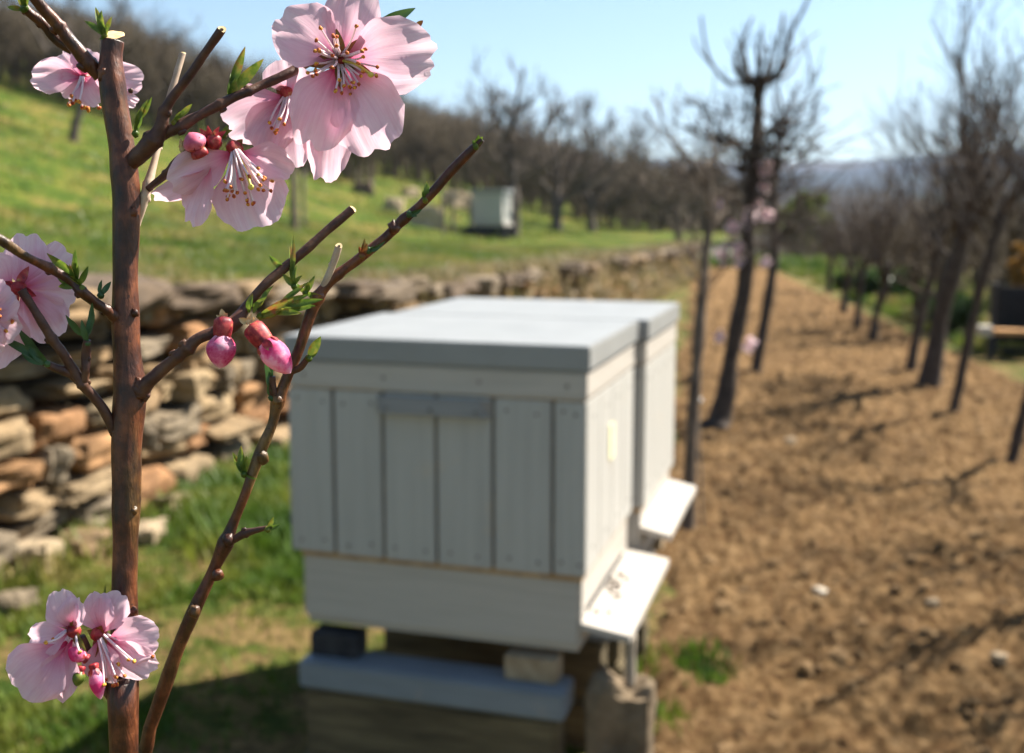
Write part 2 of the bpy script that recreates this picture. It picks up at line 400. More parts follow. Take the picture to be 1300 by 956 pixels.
# far hills and valley
def hills():
    mb = MB(); vs = []; NA, ND = 150, 70
    prof = [(-1.2, 262), (-.5, 250), (-.15, 225), (.08, 206), (.14, 203), (.22, 207), (.29, 205), (.38, 196), (.46, 190), (.6, 186), (.9, 200), (1.25, 215)]
    def crest(t):
        for (a, ya), (b, yb) in zip(prof, prof[1:]):
            if t <= b: return lerp(ya, yb, sm(0, 1, (t-a)/(b-a)))
        return prof[-1][1]
    for i in range(ND+1):
        D = 150*(2300/150)**(i/ND)
        for j in range(NA+1):
            t = -1.2+2.4*j/NA
            yc = crest(t)
            k = sm(300, 1500, D)
            k1 = sm(150, 420, D)*.45
            base = -4.2; top = (433.5-yc)/F*math.cos(TH) - math.sin(TH); top = top/1.0
            el = lerp(-.030, .012, k1/.45) * (1-k) + top*k
            z = CAMZ + D*el
            if D <= 151: z = min(z, -4.3)
            x, y = D*t, D
            z += (2.5*noise.noise(Vector((x/220, y/300, 0))) + .5*noise.noise(Vector((x/50, y/90, 5))))*(.3+k)
            if D > 1500: z = lerp(z, -5, sm(1500, 2300, D))
            vs.append((x, y, z))
    mb.add(vs, [(i*(NA+1)+j, i*(NA+1)+j+1, (i+1)*(NA+1)+j+1, (i+1)*(NA+1)+j) for i in range(ND) for j in range(NA)])
    m, nt, b = mat('hill_fields'); v = coords(nt, (.008, .0035, 0))
    vo = nt.nodes.new('ShaderNodeTexVoronoi'); vo.inputs['Scale'].default_value = 1.0; nt.links.new(v, vo.inputs['Vector'])
    sep = nt.nodes.new('ShaderNodeSeparateColor'); nt.links.new(vo.outputs['Color'], sep.inputs[0])
    rr = ramp(nt, sep.outputs[0], [(0, (.03, .028, .02)), (.3, (.045, .038, .03)), (.5, (.035, .055, .02)), (.75, (.09, .075, .055)), (.85, (.025, .03, .016))], 'CONSTANT')
    n2 = nz(nt, coords(nt), .03, 6, .7); r2 = ramp(nt, n2, [(.3, (.5, .5, .5)), (.7, (1.3, 1.3, 1.3))])
    nt.links.new(mixc(nt, 1.0, rr.outputs[0], r2.outputs[0], 'MULTIPLY'), b.inputs['Base Color']); b.inputs['Roughness'].default_value = 1; b.inputs['Specular IOR Level'].default_value = 0
    tag(mb.build('hills', m), kind='structure')
hills()

# ------------------------------------------------------------------ dry stone wall
def stone_at(mb, c, hx, hy, hz, M, seed, col, n=4, rough=.2):
    mb.cc = (*col, 1); vs = []; fs = []; idx = {}
    def vert(a, b, c_):
        k = (a, b, c_)
        if k in idx: return idx[k]
        p = Vector((a/n*2-1, b/n*2-1, c_/n*2-1)); q = p.copy()
        ln = (abs(p.x)**9+abs(p.y)**9+abs(p.z)**9)**(1/9)
        q = p/ln if ln > 1 else p
        d = q*(1 + rough*noise.noise(q*1.1+Vector((seed*2.3, seed, 0))) + rough*.4*noise.noise(q*3+Vector((0, seed*1.3, seed))))
        idx[k] = len(vs); vs.append(Vector(c) + M @ Vector((d.x*hx, d.y*hy, d.z*hz))); return idx[k]
    for a in range(n):
        for b in range(n):
            fs += [(vert(a, b, 0), vert(a, b+1, 0), vert(a+1, b+1, 0), vert(a+1, b, 0)), (vert(a, b, n), vert(a+1, b, n), vert(a+1, b+1, n), vert(a, b+1, n)),
                   (vert(a, 0, b), vert(a+1, 0, b), vert(a+1, 0, b+1), vert(a, 0, b+1)), (vert(a, n, b), vert(a, n, b+1), vert(a+1, n, b+1), vert(a+1, n, b)),
                   (vert(0, a, b), vert(0, a, b+1), vert(0, a+1, b+1), vert(0, a+1, b)), (vert(n, a, b), vert(n, a+1, b), vert(n, a+1, b+1), vert(n, a, b+1))]
    mb.add(vs, fs)
SCOL = [(.30, .21, .12), (.31, .18, .09), (.23, .185, .12), (.29, .22, .135), (.19, .155, .11), (.29, .16, .08), (.20, .165, .12), (.27, .20, .12), (.24, .17, .10), (.33, .25, .15)]
WR = Matrix((WD, WL, Vector((0, 0, 1)))).transposed()
def wall():
    r = random.Random(21); mb = MB(); cap = MB(); back = MB()
    s_end = 15.6
    z = -.05; row = 0
    while z < .80:
        h = r.uniform(.065, .125); s = -2.2 + r.random()*.2
        while s < s_end:
            L = r.uniform(.14, .34) if r.random() > .3 else r.uniform(.06, .12)
            if s > 6: L *= 1.4
            top = wallh(s)-.05
            hh = h*(r.uniform(.7, 1.0) if r.random() > .2 else .5)
            if z + hh*.5 < top:
                q = .02 + .10*z + r.uniform(-.05, .045)
                p = fromsq(s+L/2, q+.09)
                M = WR @ Euler((r.uniform(-.12, .12), r.uniform(-.11, .11), r.uniform(-.2, .2))).to_matrix()
                stone_at(mb, (p.x, p.y, H_low(p.x, p.y)*0+z+h/2+r.uniform(-.01, .01)), L*.5*r.uniform(.84, 1.0), .10, hh*.5, M, r.random()*90, r.choice(SCOL), 5, .27)
            s += L + .006
        z += h*.97; row += 1
    s = -2.2
    while s < s_end:     # long coping stones
        L = r.uniform(.22, .5) if s < 3.5 else r.uniform(.10, .28); h = r.uniform(.05, .085) if s < 3.5 else r.uniform(.03, .10); p = fromsq(s+L/2, r.uniform(.02, .16))
        if s > 3.5 and r.random() < .3: s += L*.8; continue
        M = WR @ Euler((r.uniform(-.1, .1), r.uniform(-.08, .08), r.uniform(-.15, .15))).to_matrix()
        c = r.choice([(.14, .11, .08), (.20, .16, .115), (.12, .09, .065), (.24, .17, .10)])
        stone_at(cap, (p.x, p.y, wallh(s+L/2)-.01+r.uniform(-.02, .015)), L*.52, .15, h*.5+.012, M, r.random()*90, c, 5)
        s += L*.97
    for k in range(60):
        s0 = -2.4+k*17/60; s1 = s0+17/60; a = fromsq(s0, .19); b = fromsq(s1, .19); c = fromsq(s0, .3); d = fromsq(s1, .3)
        z0, z1 = wallh(s0)-.03, wallh(s1)-.03
        back.add([(a.x, a.y, -.3), (b.x, b.y, -.3), (b.x, b.y, z1), (a.x, a.y, z0), (c.x, c.y, z0), (d.x, d.y, z1)], [(0, 1, 2, 3), (3, 2, 5, 4)])
    b0 = fromsq(0, 0)
    t = thing('stone_wall', b0, 'long dry stone retaining wall of tan and orange fieldstones below the meadow', 'stone wall')
    mb.build('wall_face', M_STONE, t, smooth=False); cap.build('coping', M_STONE, t, smooth=False); back.build('earth_fill', noisy('dark_earth', [(0, (.012, .009, .006)), (1, (.05, .035, .022))], 20, 1), t)
wall()
def loose_stone(px, py, w, label, fn, group=None, col=None, flat=.6, name='fieldstone'):
    p, t = hit(px, py, fn); wm = w/F*t; r = random.Random(int(px*7+py))
    mb = MB(); M = Euler((r.uniform(-.2, .2), r.uniform(-.2, .2), r.uniform(0, 3))).to_matrix()
    stone_at(mb, (p.x, p.y, p.z+wm*.5*flat*.5), wm*.5, wm*.42, wm*.5*flat, M, r.random()*50, col or r.choice(SCOL), 5, .3)
    o = mb.build(name, M_STONE, smooth=False, base=p); tag(o, label, 'stone', group)
PALE = (.36, .29, .20); WHITE = (.55, .50, .42)
for a in [(40, 725, 70, 'large pale flat fieldstone fallen at the foot of the wall, left of the stem'),
          (105, 705, 60, 'tan fieldstone in the grass close to the thick peach stem'),
          (185, 690, 46, 'small tan fieldstone just right of the thick peach stem under the wall'),
          (20, 775, 44, 'grey fieldstone lying in grass at the left picture edge'),
          (215, 655, 52, 'fieldstone half hidden in grass where the wall foot meets tall grass')]:
    loose_stone(a[0], a[1], a[2], a[3], H_low, 'stones fallen from the wall', PALE if a[0] in (40, 185) else None)
loose_stone(1040, 757, 17, 'small bright white stone lying alone on the tilled soil', soil_h, col=WHITE, name='pebble')
loose_stone(1183, 772, 13, 'small dull tan stone on the tilled soil near the far corner', soil_h, col=PALE, name='pebble')
loose_stone(1268, 838, 16, 'pale round stone on the tilled soil near the lower corner', soil_h, col=PALE, name='pebble')
loose_stone(1003, 565, 13, 'small pale stone on the soil just beyond the leaning fruit tree', soil_h, col=PALE, name='pebble')
for a in [(542, 287, 40, 'largest pale boulder on the meadow left of the small far hive'),
          (500, 268, 26, 'greyish boulder behind the largest one on the meadow'),
          (578, 262, 30, 'pale boulder right beside the small far hive'),
          (462, 246, 24, 'dark rounded boulder up the meadow behind the thin posts'),
          (520, 250, 18, 'small boulder up the meadow between two bigger ones')]:
    loose_stone(a[0], a[1], a[2], a[3], H_meadow, 'boulders on the meadow', (.5, .4, .29) if a[0] != 462 else (.14, .1, .08), .8, 'boulder')

# ------------------------------------------------------------------ grass
def blades(name, n, fnpos, fnh, hmin, hmax, m, label, seed, wid=.0035):
    r = random.Random(seed); vs = []; fs = []
    for k in range(n):
        x, y = fnpos(r)
        if x is None: continue
        z = fnh(x, y); h = r.uniform(hmin, hmax); a = r.uniform(0, 2*PI); w = wid*r.uniform(.6, 1.4)*(1 + h*2)
        lx, ly = math.cos(a)*h*r.uniform(.1, .7), math.sin(a)*h*r.uniform(.1, .7)
        wx, wy = -math.sin(a)*w, math.cos(a)*w; b = len(vs)
        vs += [(x-wx, y-wy, z-.01), (x+wx, y+wy, z-.01), (x+lx*.35+wx*.8, y+ly*.35+wy*.8, z+h*.55), (x+lx*.35-wx*.8, y+ly*.35-wy*.8, z+h*.55), (x+lx, y+ly, z+h)]
        fs += [(b, b+1, b+2, b+3), (b+3, b+2, b+4)]
    mb = MB(); mb.add(vs, fs); o = mb.build(name, m); tag(o, label, 'grass', kind='stuff')
def pos_lawn(r):
    for _ in range(20):
        s = r.uniform(-1.6, 1.8); q = r.uniform(-1.1, -.02); p = fromsq(s, q)
        g = noise.noise(Vector((p.x*2.3, p.y*2.3, 4)))
        near = q > -.45
        if (g > .12 or (near and g > .0) or r.random() < .10): return p.x, p.y
    return None, None
blades('grass', 30000, pos_lawn, H_low, .01, .032, M_GRASSB, 'short green grass between the wall and the hives', 1, .0028)
def pos_tall(r):
    t = r.random()
    c = r.choice([(300, 640, .16), (340, 610, .15), (355, 660, .12), (330, 690, .12), (280, 600, .12), (360, 585, .10), (270, 655, .12)])
    p, _ = hit_cache(c[0], c[1])
    return p.x + r.gauss(0, c[2]*.8), p.y + r.gauss(0, c[2]*.8)
_hc = {}
def hit_cache(a, b):
    if (a, b) not in _hc: _hc[(a, b)] = hit(a, b, H_low)
    return _hc[(a, b)]
blades('tall_grass', 7000, pos_tall, H_low, .03, .10, M_GRASSB, 'lush tall grass tufts growing at the foot of the stone wall', 2, .004)
def pos_meadow(r):
    s = -1.5 + 14*r.random()**1.3; q = .12 + 5.5*r.random()**1.4; p = fromsq(s, q); return p.x, p.y
blades('meadow_grass', 110000, pos_meadow, H_meadow, .015, .05, M_GRASSM, 'short spring grass with dry yellow tufts on the meadow terrace', 3, .004)
def pos_hill(r):
    for _ in range(8):
        s = -2 + 30*r.random(); q = 3 + 17*r.random()**1.2; p = fromsq(s, q)
        if noise.noise(Vector((p.x*.9, p.y*.9, 5))) > -.15: return p.x, p.y
    return None, None
blades('hill_grass', 22000, pos_hill, H_meadow, .03, .09, M_GRASSM, 'rough tussocky grass on the higher part of the meadow slope', 13, .010)
def pos_weed(r):
    s = -1.5 + 7*r.random(); p = fromsq(s, r.uniform(-.16, .02))
    if noise.noise(Vector((p.x*3, p.y*3, 1))) < -.1: return None, None
    return p.x, p.y
blades('wall_weeds', 5000, pos_weed, H_low, .03, .11, M_GRASSB, 'weeds growing tight against the foot of the stone wall', 15, .004)
def pos_fringe(r):
    s = -1.5 + 15*r.random(); p = fromsq(s, r.uniform(.1, .5))
    if noise.noise(Vector((p.x*1.2, p.y*1.2, 7))) < -.1: return None, None
    return p.x, p.y
blades('wall_top_grass', 7000, pos_fringe, lambda x, y: H_meadow(x, y)+.01, .02, .07, M_GRASSM, 'grass fringe hanging over the top of the wall', 4, .004)
def pos_dry(r):
    s = 2.5 + 13*r.random(); p = fromsq(s, r.uniform(-.25, .35)); return p.x, p.y
def h_dry(x, y):
    s, q = sq(x, y); return lerp(0, wallh(s), sm(-.2, .05, q)) 
blades('dry_grass', 9000, pos_dry, h_dry, .04, .13, leafy('straw_blade', [(.3, (.10, .12, .03)), (.5, (.26, .20, .09)), (.7, (.40, .31, .17))], 3, .3), 'dry straw coloured grass growing through and over the farther part of the wall', 9, .004)
def pos_right(r):
    s = 1 + 20*r.random(); q = min(soil_q(s, sr0, sr1), soil_q(s, sl0, sl1)-1) - .05 - abs(r.gauss(0, .9)); p = fromsq(s, q)
    if noise.noise(Vector((p.x*1.1, p.y*1.1, 2))) < -.05: return None, None
    return p.x, p.y
blades('orchard_grass', 45000, pos_right, H_low, .04, .13, M_GRASSB, 'rough green grass beyond the right edge of the tilled plot', 5, .006)
def pos_end(r):
    s = 16.0 + 3*r.random(); q = r.uniform(soil_q(14, sr0, sr1)-1, .2); p = fromsq(s, q); return p.x, p.y
blades('field_edge_grass', 9000, pos_end, H_low, .06, .22, M_GRASSB, 'bright green grass strip at the far end of the tilled plot', 6, .008)
def pos_under(r):
    c = r.choice([(775, 835, .035), (800, 845, .03), (885, 862, .03), (900, 875, .025), (830, 925, .03), (575, 835, .05), (560, 840, .05), (650, 900, .05)]); p, _ = hit_cache(c[0], c[1])
    return p.x + r.gauss(0, c[2]*1.3), p.y + r.gauss(0, c[2]*1.3)
blades('hive_side_grass', 1100, pos_under, lambda x, y: max(H_low(x, y), soil_h(x, y)), .012, .035, M_GRASSB, 'little grass tufts beside and below the near hive', 8, .0028)

# ------------------------------------------------------------------ hives
YAW = .291
HA = Vector((math.cos(YAW), -math.sin(YAW), 0)); HB = Vector((math.sin(YAW), math.cos(YAW), 0)); HZ = Vector((0, 0, 1))
HM = Matrix((HA, HB, HZ)).transposed()
H0 = Vector((-.367, 1.782, CAMZ-.291))     # front left top corner of the planked box
def hive(name, a0, b0, dep, label, W=.5, sb=-.338, L=.078, dz=0):
    """a0,b0: offset of the front left corner along the row frame"""
    def pt(a, b, c): return H0 + HA*(a0+a) + HB*(b0+b) + HZ*(c+dz)
    T = thing(name, pt(W/2, dep/2, -.272-.127), label, 'beehive', 'white hives in the row beside the plot')
    def bx(mb, a1, a2, b1, b2, c1, c2, bev=.0):
        mb.box(pt((a1+a2)/2, (b1+b2)/2, (c1+c2)/2), (a2-a1)/2, (b2-b1)/2, (c2-c1)/2, HM, bev)
    # planked upper box : planks on a core
    mb = MB(); mb.cm = 1; bx(mb, .004, W-.004, .004, dep-.004, -.270, -.002)
    mb.cm = 0
    xs = [0, .080, .167, .258, .352, .448, W]
    for x1, x2 in zip(xs, xs[1:]):
        bx(mb, x1+(.0028 if x1 else 0), x2-(.0028 if x2 < W else 0), .0006*math.sin(x1*90), .006, -.272+.0015*math.sin(x1*140), 0, .0015)
        bx(mb, x1+.0016, x2-.0016, dep-.006, dep, -.272, 0, .0012)
    n = 4
    for side in (0, 1):
        for k in range(n):
            y1 = .0065+(dep-.013)*k/n; y2 = .0065+(dep-.013)*(k+1)/n
            x1 = W-.006 if side else 0
            bx(mb, x1, x1+.006, y1+.0008, y2-.0008, -.2715, -.0005, .001)
    mb.cm = 1; rn_ = random.Random(int(b0*100)+1)
    for x1, x2 in zip(xs, xs[1:]):
        for cz in (-.018, -.253):
            for xx in (lerp(x1, x2, .25), lerp(x1, x2, .75)): mb.blob(pt(xx+rn_.uniform(-.004, .004), -.0003, cz+rn_.uniform(-.004, .004)), .0028, .0012, .0028, HM, 7, 4)
    for xx in (.18, .255, .33): mb.blob(pt(xx, -.0182, -.021), .003, .0015, .003, HM, 7, 4)
    for xx in (.03, .17, .33, .47): mb.blob(pt(xx, -.0013, .024), .003, .0012, .003, HM, 7, 4)
    for cz in (-.03, -.24):
        for k_ in range(4): mb.blob(pt(W+.0002, dep*(k_+.5)/4+rn_.uniform(-.01, .01), cz), .0012, .0028, .0028, HM, 7, 4)
    mb.build('planked_box', [M_PAINT, M_GROOVE], T, smooth=False)
    mb = MB(); bx(mb, -.001, W+.001, -.001, dep+.001, .0025, .046, .003); mb.build('top_board', M_PAINTH, T, smooth=False)
    mb = MB(); bx(mb, .003, W-.003, .003, dep-.003, .0002, .0023); bx(mb, .0132, W-.0072, .0092, dep-.0072, -.2835, -.2725); mb.build('seam', M_SEAM, T, smooth=False)
    # sheet metal lid with turned down sides
    mb = MB(); bx(mb, -.006, W+.006, -.006, dep+.006, .048, .0865, .0025); lid = mb.build('lid', M_METAL, T, smooth=False)
    # handle batten with chamfered ends
    mb = MB(); a1, a2 = .158, .352
    for (c1, c2, t) in ((-.030, -.004, .018),):
        vs = [pt(a1, -.0005, c1), pt(a2, -.0005, c1), pt(a2, -.0005, c2), pt(a1, -.0005, c2), pt(a1+.012, -t, c1), pt(a2-.012, -t, c1), pt(a2-.020, -t+.006, c2), pt(a1+.020, -t+.006, c2)]
        mb.add(vs, [(0, 1, 5, 4), (1, 2, 6, 5), (2, 3, 7, 6), (3, 0, 4, 7), (4, 5, 6, 7), (3, 2, 1, 0)])
    mb.build('hand_grip', M_BATTEN, T, smooth=False)
    # lower box, inset with rounded lower edge
    mb = MB(); bx(mb, .014, W-.008, .010, dep-.008, -.392, -.276, .006); bx(mb, .022, W-.014, .018, dep-.016, -.3995, -.3925); mb.build('lower_box', M_PAINTH, T, smooth=False)
    # entrance slot and landing board on the sunny side
    mb = MB(); bx(mb, W-.0082, W-.006, .05, dep-.06, -.346, -.336); mb.build('entrance', M_DARKB, T, smooth=False)
    mb = MB(); s0 = sb
    b1, b2 = .012, dep+.004
    t = .012; dz = -.012
    vs = []
    for (a, c) in ((W-.0085, s0), (W-.0085+L, s0+dz)):
        for b in (b1, b2):
            vs += [pt(a, b, c), pt(a, b, c-t)]
    mb.add(vs, [(0, 4, 6, 2), (1, 3, 7, 5), (0, 1, 5, 4), (2, 6, 7, 3), (4, 5, 7, 6), (0, 2, 3, 1)])
    mb.build('landing_board', M_PAINTH, T, smooth=False)
    return T, pt
near, ptn = hive('beehive', 0, 0, .40, 'near white plank hive with grey metal lid and sunlit landing board')
far, ptf = hive('beehive', .018, .4145, .39, 'second white hive standing close behind the near one, its landing board farther up the row', sb=-.298, L=.058)
# yellow stain on sunny wall
# note card / mark
mb = MB(); mb.box(ptn(.5+.0012, .19, -.085), .0008, .018, .030, HM, 0); o = mb.build('plate', noisy('yellow_plate', [(0, (.75, .68, .35)), (1, (.8, .76, .5))], 20, .5), near, smooth=False)
# stand
T = thing('hive_stand', ptn(.25, .4, -.399-.31), 'low stand of blue grey beams on tan blocks carrying both hives', 'hive stand')
zt = -.3997
def bxn(mb, a1, a2, b1, b2, c1, c2, bev=.004): mb.box(ptn((a1+a2)/2, (b1+b2)/2, (c1+c2)/2), (a2-a1)/2, (b2-b1)/2, (c2-c1)/2, HM, bev)
for b in (-.03, .47):
    mb = MB(); bxn(mb, .022, .475, b, b+.075, zt-.085, zt-.040); mb.build('beam', M_BEAM, T, smooth=False)
for b in (.30, .72):
    mb = MB(); bxn(mb, .02, .48, b, b+.07, zt-.085, zt-.040); mb.build('beam', M_BEAM, T, smooth=False)
for (a, b, m) in ((.03, .0, M_DARKB), (.37, .0, M_BRICK), (.03, .305, M_DARKB), (.37, .305, M_BRICK), (.05, .48, M_DARKB), (.42, .48, M_BRICK), (.05, .725, M_DARKB), (.42, .725, M_BRICK)):
    mb = MB(); bxn(mb, a, a+.085, b+.0, b+.045, zt-.0395, zt-.0004, .002); mb.build('spacer_block', m, T, smooth=False)
M_SLEEP = noisy('ochre_sleeper', [(0, (.06, .045, .025)), (.5, (.13, .10, .055)), (1, (.21, .16, .085))], 6, .9, 60, .003, stretch=(1, 1, 8))
for b in (-.026, .302, .474, .722):
    mb = MB(); bxn(mb, .03, .462, b, b+.066, zt-.20, zt-.0855, .007); mb.build('sleeper', M_SLEEP, T, smooth=False)
    mb = MB(); bxn(mb, .022, .47, b-.004, b+.072, zt-.35, zt-.2005, .008); mb.build('sleeper', M_SLEEP, T, smooth=False)
# stakes under landing boards
def stake(p0, p1, r, m, label, name='stake', cat='stake', group=None, n=8):
    mb = MB(); mb.tube(spline([tuple(p0), tuple(lerp(Vector(p0), Vector(p1), .5)), tuple(p1)], 4), [r]*9, n, True, .15)
    o = mb.build(name, m, base=p0); return tag(o, label, cat, group)
g = ptn(.5+.062, .055, -.364); stake(Vector((g.x, g.y, .245)), g, .009, M_STAKE, 'thin grey stake propping up the near landing board')
# flat slab by the stake
bp_ = ptn(.5+.062, .055, -.364); mb = MB(); stone_at(mb, (bp_.x-.012, bp_.y-.005, .118), .05, .04, .138, HM, 4, (.20, .155, .105), 7, .25)
tag(mb.build('stone_block', M_STONE, smooth=False, base=(bp_.x, bp_.y, 0)), 'rough tan stone block beside the near hive stand, under the thin grey stake', 'stone block')
# bees
def bee(p, yaw, label):
    mb = MB(); M = Euler((0, 0, yaw)).to_matrix()
    mb.blob(p+M@Vector((0, 0, .003)), .0022, .0022, .002, M, 8, 6); mb.blob(p+M@Vector((-.005, 0, .003)), .0042, .0022, .0021, M, 8, 6); mb.blob(p+M@Vector((.003, 0, .003)), .0013, .0017, .0014, M, 8, 6)
    for s in (-1, 1):
        w = [p+M@Vector((-.0005, s*.001, .0048)), p+M@Vector((-.006, s*.004, .0052)), p+M@Vector((-.008, s*.003, .0052)), p+M@Vector((-.007, s*.001, .005))]
        mb.add(w, [(0, 1, 2, 3)])
        for k in (-1, 0, 1): mb.tube([p+M@Vector((k*.0013, s*.001, .002)), p+M@Vector((k*.002, s*.003, .0022)), p+M@Vector((k*.003, s*.004, 0))], [.0003]*3, 4)
    tag(mb.build('honeybee', M_BEE, base=p), label, 'bee', 'honeybees on the near landing board')
r = random.Random(3)
for k in range(14):
    a = r.uniform(.006, .036); p = ptn(.5-.0085+a, r.uniform(.06, .26), -.338-.012*a/.078)
    bee(p, r.uniform(0, 6), 'honeybee walking near the entrance on the near white landing board')

# small far hive
bp, bt = hit(628, 302, H_meadow)
def far_hive():
    u = bt/F; ya = .30; A = Vector((math.cos(ya), -math.sin(ya), 0)); B = Vector((math.sin(ya), math.cos(ya), 0)); M = Matrix((A, B, HZ)).transposed()
    T = thing('beehive', bp, 'small white hive standing alone on the meadow under bare trees', 'beehive')
    def bx(name, a1, a2, b1, b2, z1, z2, m):
        mb = MB(); c = bp + A*(a1+a2)/2*u + B*(b1+b2)/2*u + HZ*(z1+z2)/2*u
        mb.box(c, (a2-a1)/2*u, (b2-b1)/2*u, (z2-z1)/2*u, M, .5*u*.6); return mb.build(name, m, T, smooth=False)
    bx('hive_body', -23, 17, -20, 18, 19, 55, M_PAINT); bx('lid', -25, 19, -22, 20, 55.3, 61, M_METAL)
    bx('floor_board', -22, 19, -19, 17, 15, 18.7, M_PAINTH)
    T2 = thing('hive_stand', bp, 'dark low stand with posts under the small far hive', 'hive stand')
    def bx2(name, a1, a2, b1, b2, z1, z2, m):
        mb = MB(); c = bp + A*(a1+a2)/2*u + B*(b1+b2)/2*u + HZ*(z1+z2)/2*u
        mb.box(c, (a2-a1)/2*u, (b2-b1)/2*u, (z2-z1)/2*u, M, 0); return mb.build(name, m, T2, smooth=False)
    bx2('rail', -36, 22, -20, -14, 9, 14.7, M_DARKB); bx2('rail', -36, 22, 10, 16, 9, 14.7, M_DARKB)
    for a in (-34, -12, 10):
        for b in (-19.5, 10.5): bx2('leg', a, a+10, b, b+5, -4, 8.8, M_DARKB)
far_hive()

# ------------------------------------------------------------------ bare trees
def grow(mb, p, d, L, r, lvl, rnd, trop=.25, nchild=(4, 6), minr=.0015, spread=(.5, 1.0), bend=.25, sides=(7, 5, 4, 3, 3)):
    n = max(3, int(5-lvl*.5)); pts = [p.copy()]; rad = [r]; q = p.copy(); dd = d.normalized()
    for i in range(n):
        dd = (dd + Vector((rnd.uniform(-bend, bend), rnd.uniform(-bend, bend), rnd.uniform(-bend, bend)+trop*.3))).normalized()
        q = q + dd*(L/n); pts.append(q.copy()); rad.append(max(minr, r*(1-.6*(i+1)/n)))
    mb.tube(pts, rad, sides[min(lvl, 4)], True)
    if lvl >= 3 or L < .06: return
    for k in range(rnd.randint(*nchild)):
        t = rnd.uniform(.25, 1.0)*n; i = min(int(t), n-1); f = t-i
        c = pts[i].lerp(pts[i+1], f); ax = (pts[i+1]-pts[i]).normalized()
        a = rnd.uniform(*spread); side = ax.cross(Vector((rnd.uniform(-1, 1), rnd.uniform(-1, 1), rnd.uniform(-1, 1)))).normalized()
        nd = (ax*math.cos(a) + side*math.sin(a) + Vector((0, 0, trop))).normalized()
        grow(mb, c, nd, L*rnd.uniform(.45, .75), max(minr, rad[i]*.55), lvl+1, rnd, trop, nchild, minr, spread, bend, sides)
def trunk_tree(name, base, trunk_pts, rads, label, limbs, seed, group=None, m=M_BARKB, nchild=(4, 6), minr=.0018, cat='tree', trop=.3, spread=(.5, 1.0)):
    """trunk_pts world points; limbs: list of (world start, direction, length, radius)"""
    rnd = random.Random(seed); T = thing(name, base, label, cat, group)
    trunk_pts = [trunk_pts[0], Vector(trunk_pts[0]).lerp(Vector(trunk_pts[1]), .16)] + list(trunk_pts[1:]); rads = [rads[0]*1.5, rads[0]] + list(rads[1:])
    tp = spline([tuple(p)+(r,) for p, r in zip(trunk_pts, rads)], 5)
    mb = MB(); mb.tube([p[:3] for p in tp], [p[3] for p in tp], 9, True, .35, seed); mb.build('trunk', m, T)
    cr = MB()
    for (p, d, L, rr) in limbs: grow(cr, Vector(p), Vector(d), L, rr, 1, rnd, trop, nchild, minr, spread)
    cr.build('crown', m, T)
    return T
# row along the right side of the plot
row = [(1280, 590, 15, .26, 'bare fruit tree nearest the picture edge in the right row', 150),
       (1207, 525, 15, .21, 'bare fruit tree second from the front of the right row', 100),
       (1177, 492, 27, .17, 'thickest bare fruit tree of the right row with a stout dark trunk', 78),
       (1153, 472, 14, .20, 'slim bare fruit tree just behind the thickest one of the right row', 120),
       (1107, 434, 13, .16, 'bare fruit tree fifth along the right row', 248),
       (1087, 418, 11, .12, 'bare fruit tree sixth along the right row', 263),
       (1070, 398, 11, .10, 'bare fruit tree seventh along the right row', 273),
       (1052, 372, 9, .08, 'last thin bare tree at the far end of the right row', 280)]
for i, (px, py, w, lean, lab, topy) in enumerate(row):
    p, t = hit(px, py, lambda x, y: max(H_low(x, y), soil_h(x, y)-.01)); rnd = random.Random(50+i)
    r0 = w/F*t*.38
    htop = (P(px, topy, t) - P(px, py, t)).length; ht = htop*(.60 if i < 4 else .5)
    pts = [p+Vector((0, 0, -.06)), p+Vector((lean*ht*.35, .02, ht*.35)), p+Vector((lean*ht*.7+rnd.uniform(-.02, .02), .0, ht*.7)), p+Vector((lean*ht, rnd.uniform(-.04, .04), ht))]
    limbs = []
    nl = 9 if i < 4 else 7
    for k in range(nl):
        a = 2*PI*k/nl + rnd.uniform(-.3, .3); fr = rnd.uniform(.35, 1.0)
        c = lerp(pts[1], pts[3], fr); limbs.append((c, (math.cos(a)*.62+lean*.3, math.sin(a)*.62, rnd.uniform(.6, 1.1)), (htop-ht)*rnd.uniform(.6, 1.0), r0*.36))
    trunk_tree('fruit_tree', p, pts, [r0*1.15, r0, r0*.85, r0*.7], lab, limbs, 60+i, 'bare fruit trees in the right row', nchild=(5, 7) if i < 4 else (4, 6), minr=.0016 if i < 4 else .0024, trop=.35)
for (x, y, ht, lab) in [(1.95, 2.95, 1.75, 'bare fruit tree next along the right row, just outside the view'), (1.62, 2.15, 1.6, 'bare fruit tree at the near end of the right row, outside the view'), (2.5, 3.5, 1.9, 'bare fruit tree outside the view, off to the side of the right row')]:
    rnd = random.Random(int(x*100)); p = Vector((x, y, H_low(x, y))); pts = [p-HZ*.06, p+Vector((.08, 0, ht*.3)), p+Vector((.16, 0, ht*.5)), p+Vector((.2, 0, ht*.62))]
    limbs = [(lerp(pts[1], pts[3], rnd.uniform(.4, 1)), (math.cos(a)*.7, math.sin(a)*.7, rnd.uniform(.4, 1.1)), ht*rnd.uniform(.28, .42), .011) for a in [k*.75 for k in range(9)]]
    trunk_tree('fruit_tree', p, pts, [.034, .03, .026, .02], lab, limbs, int(x*77), 'bare fruit trees in the right row', nchild=(4, 6), minr=.0025)
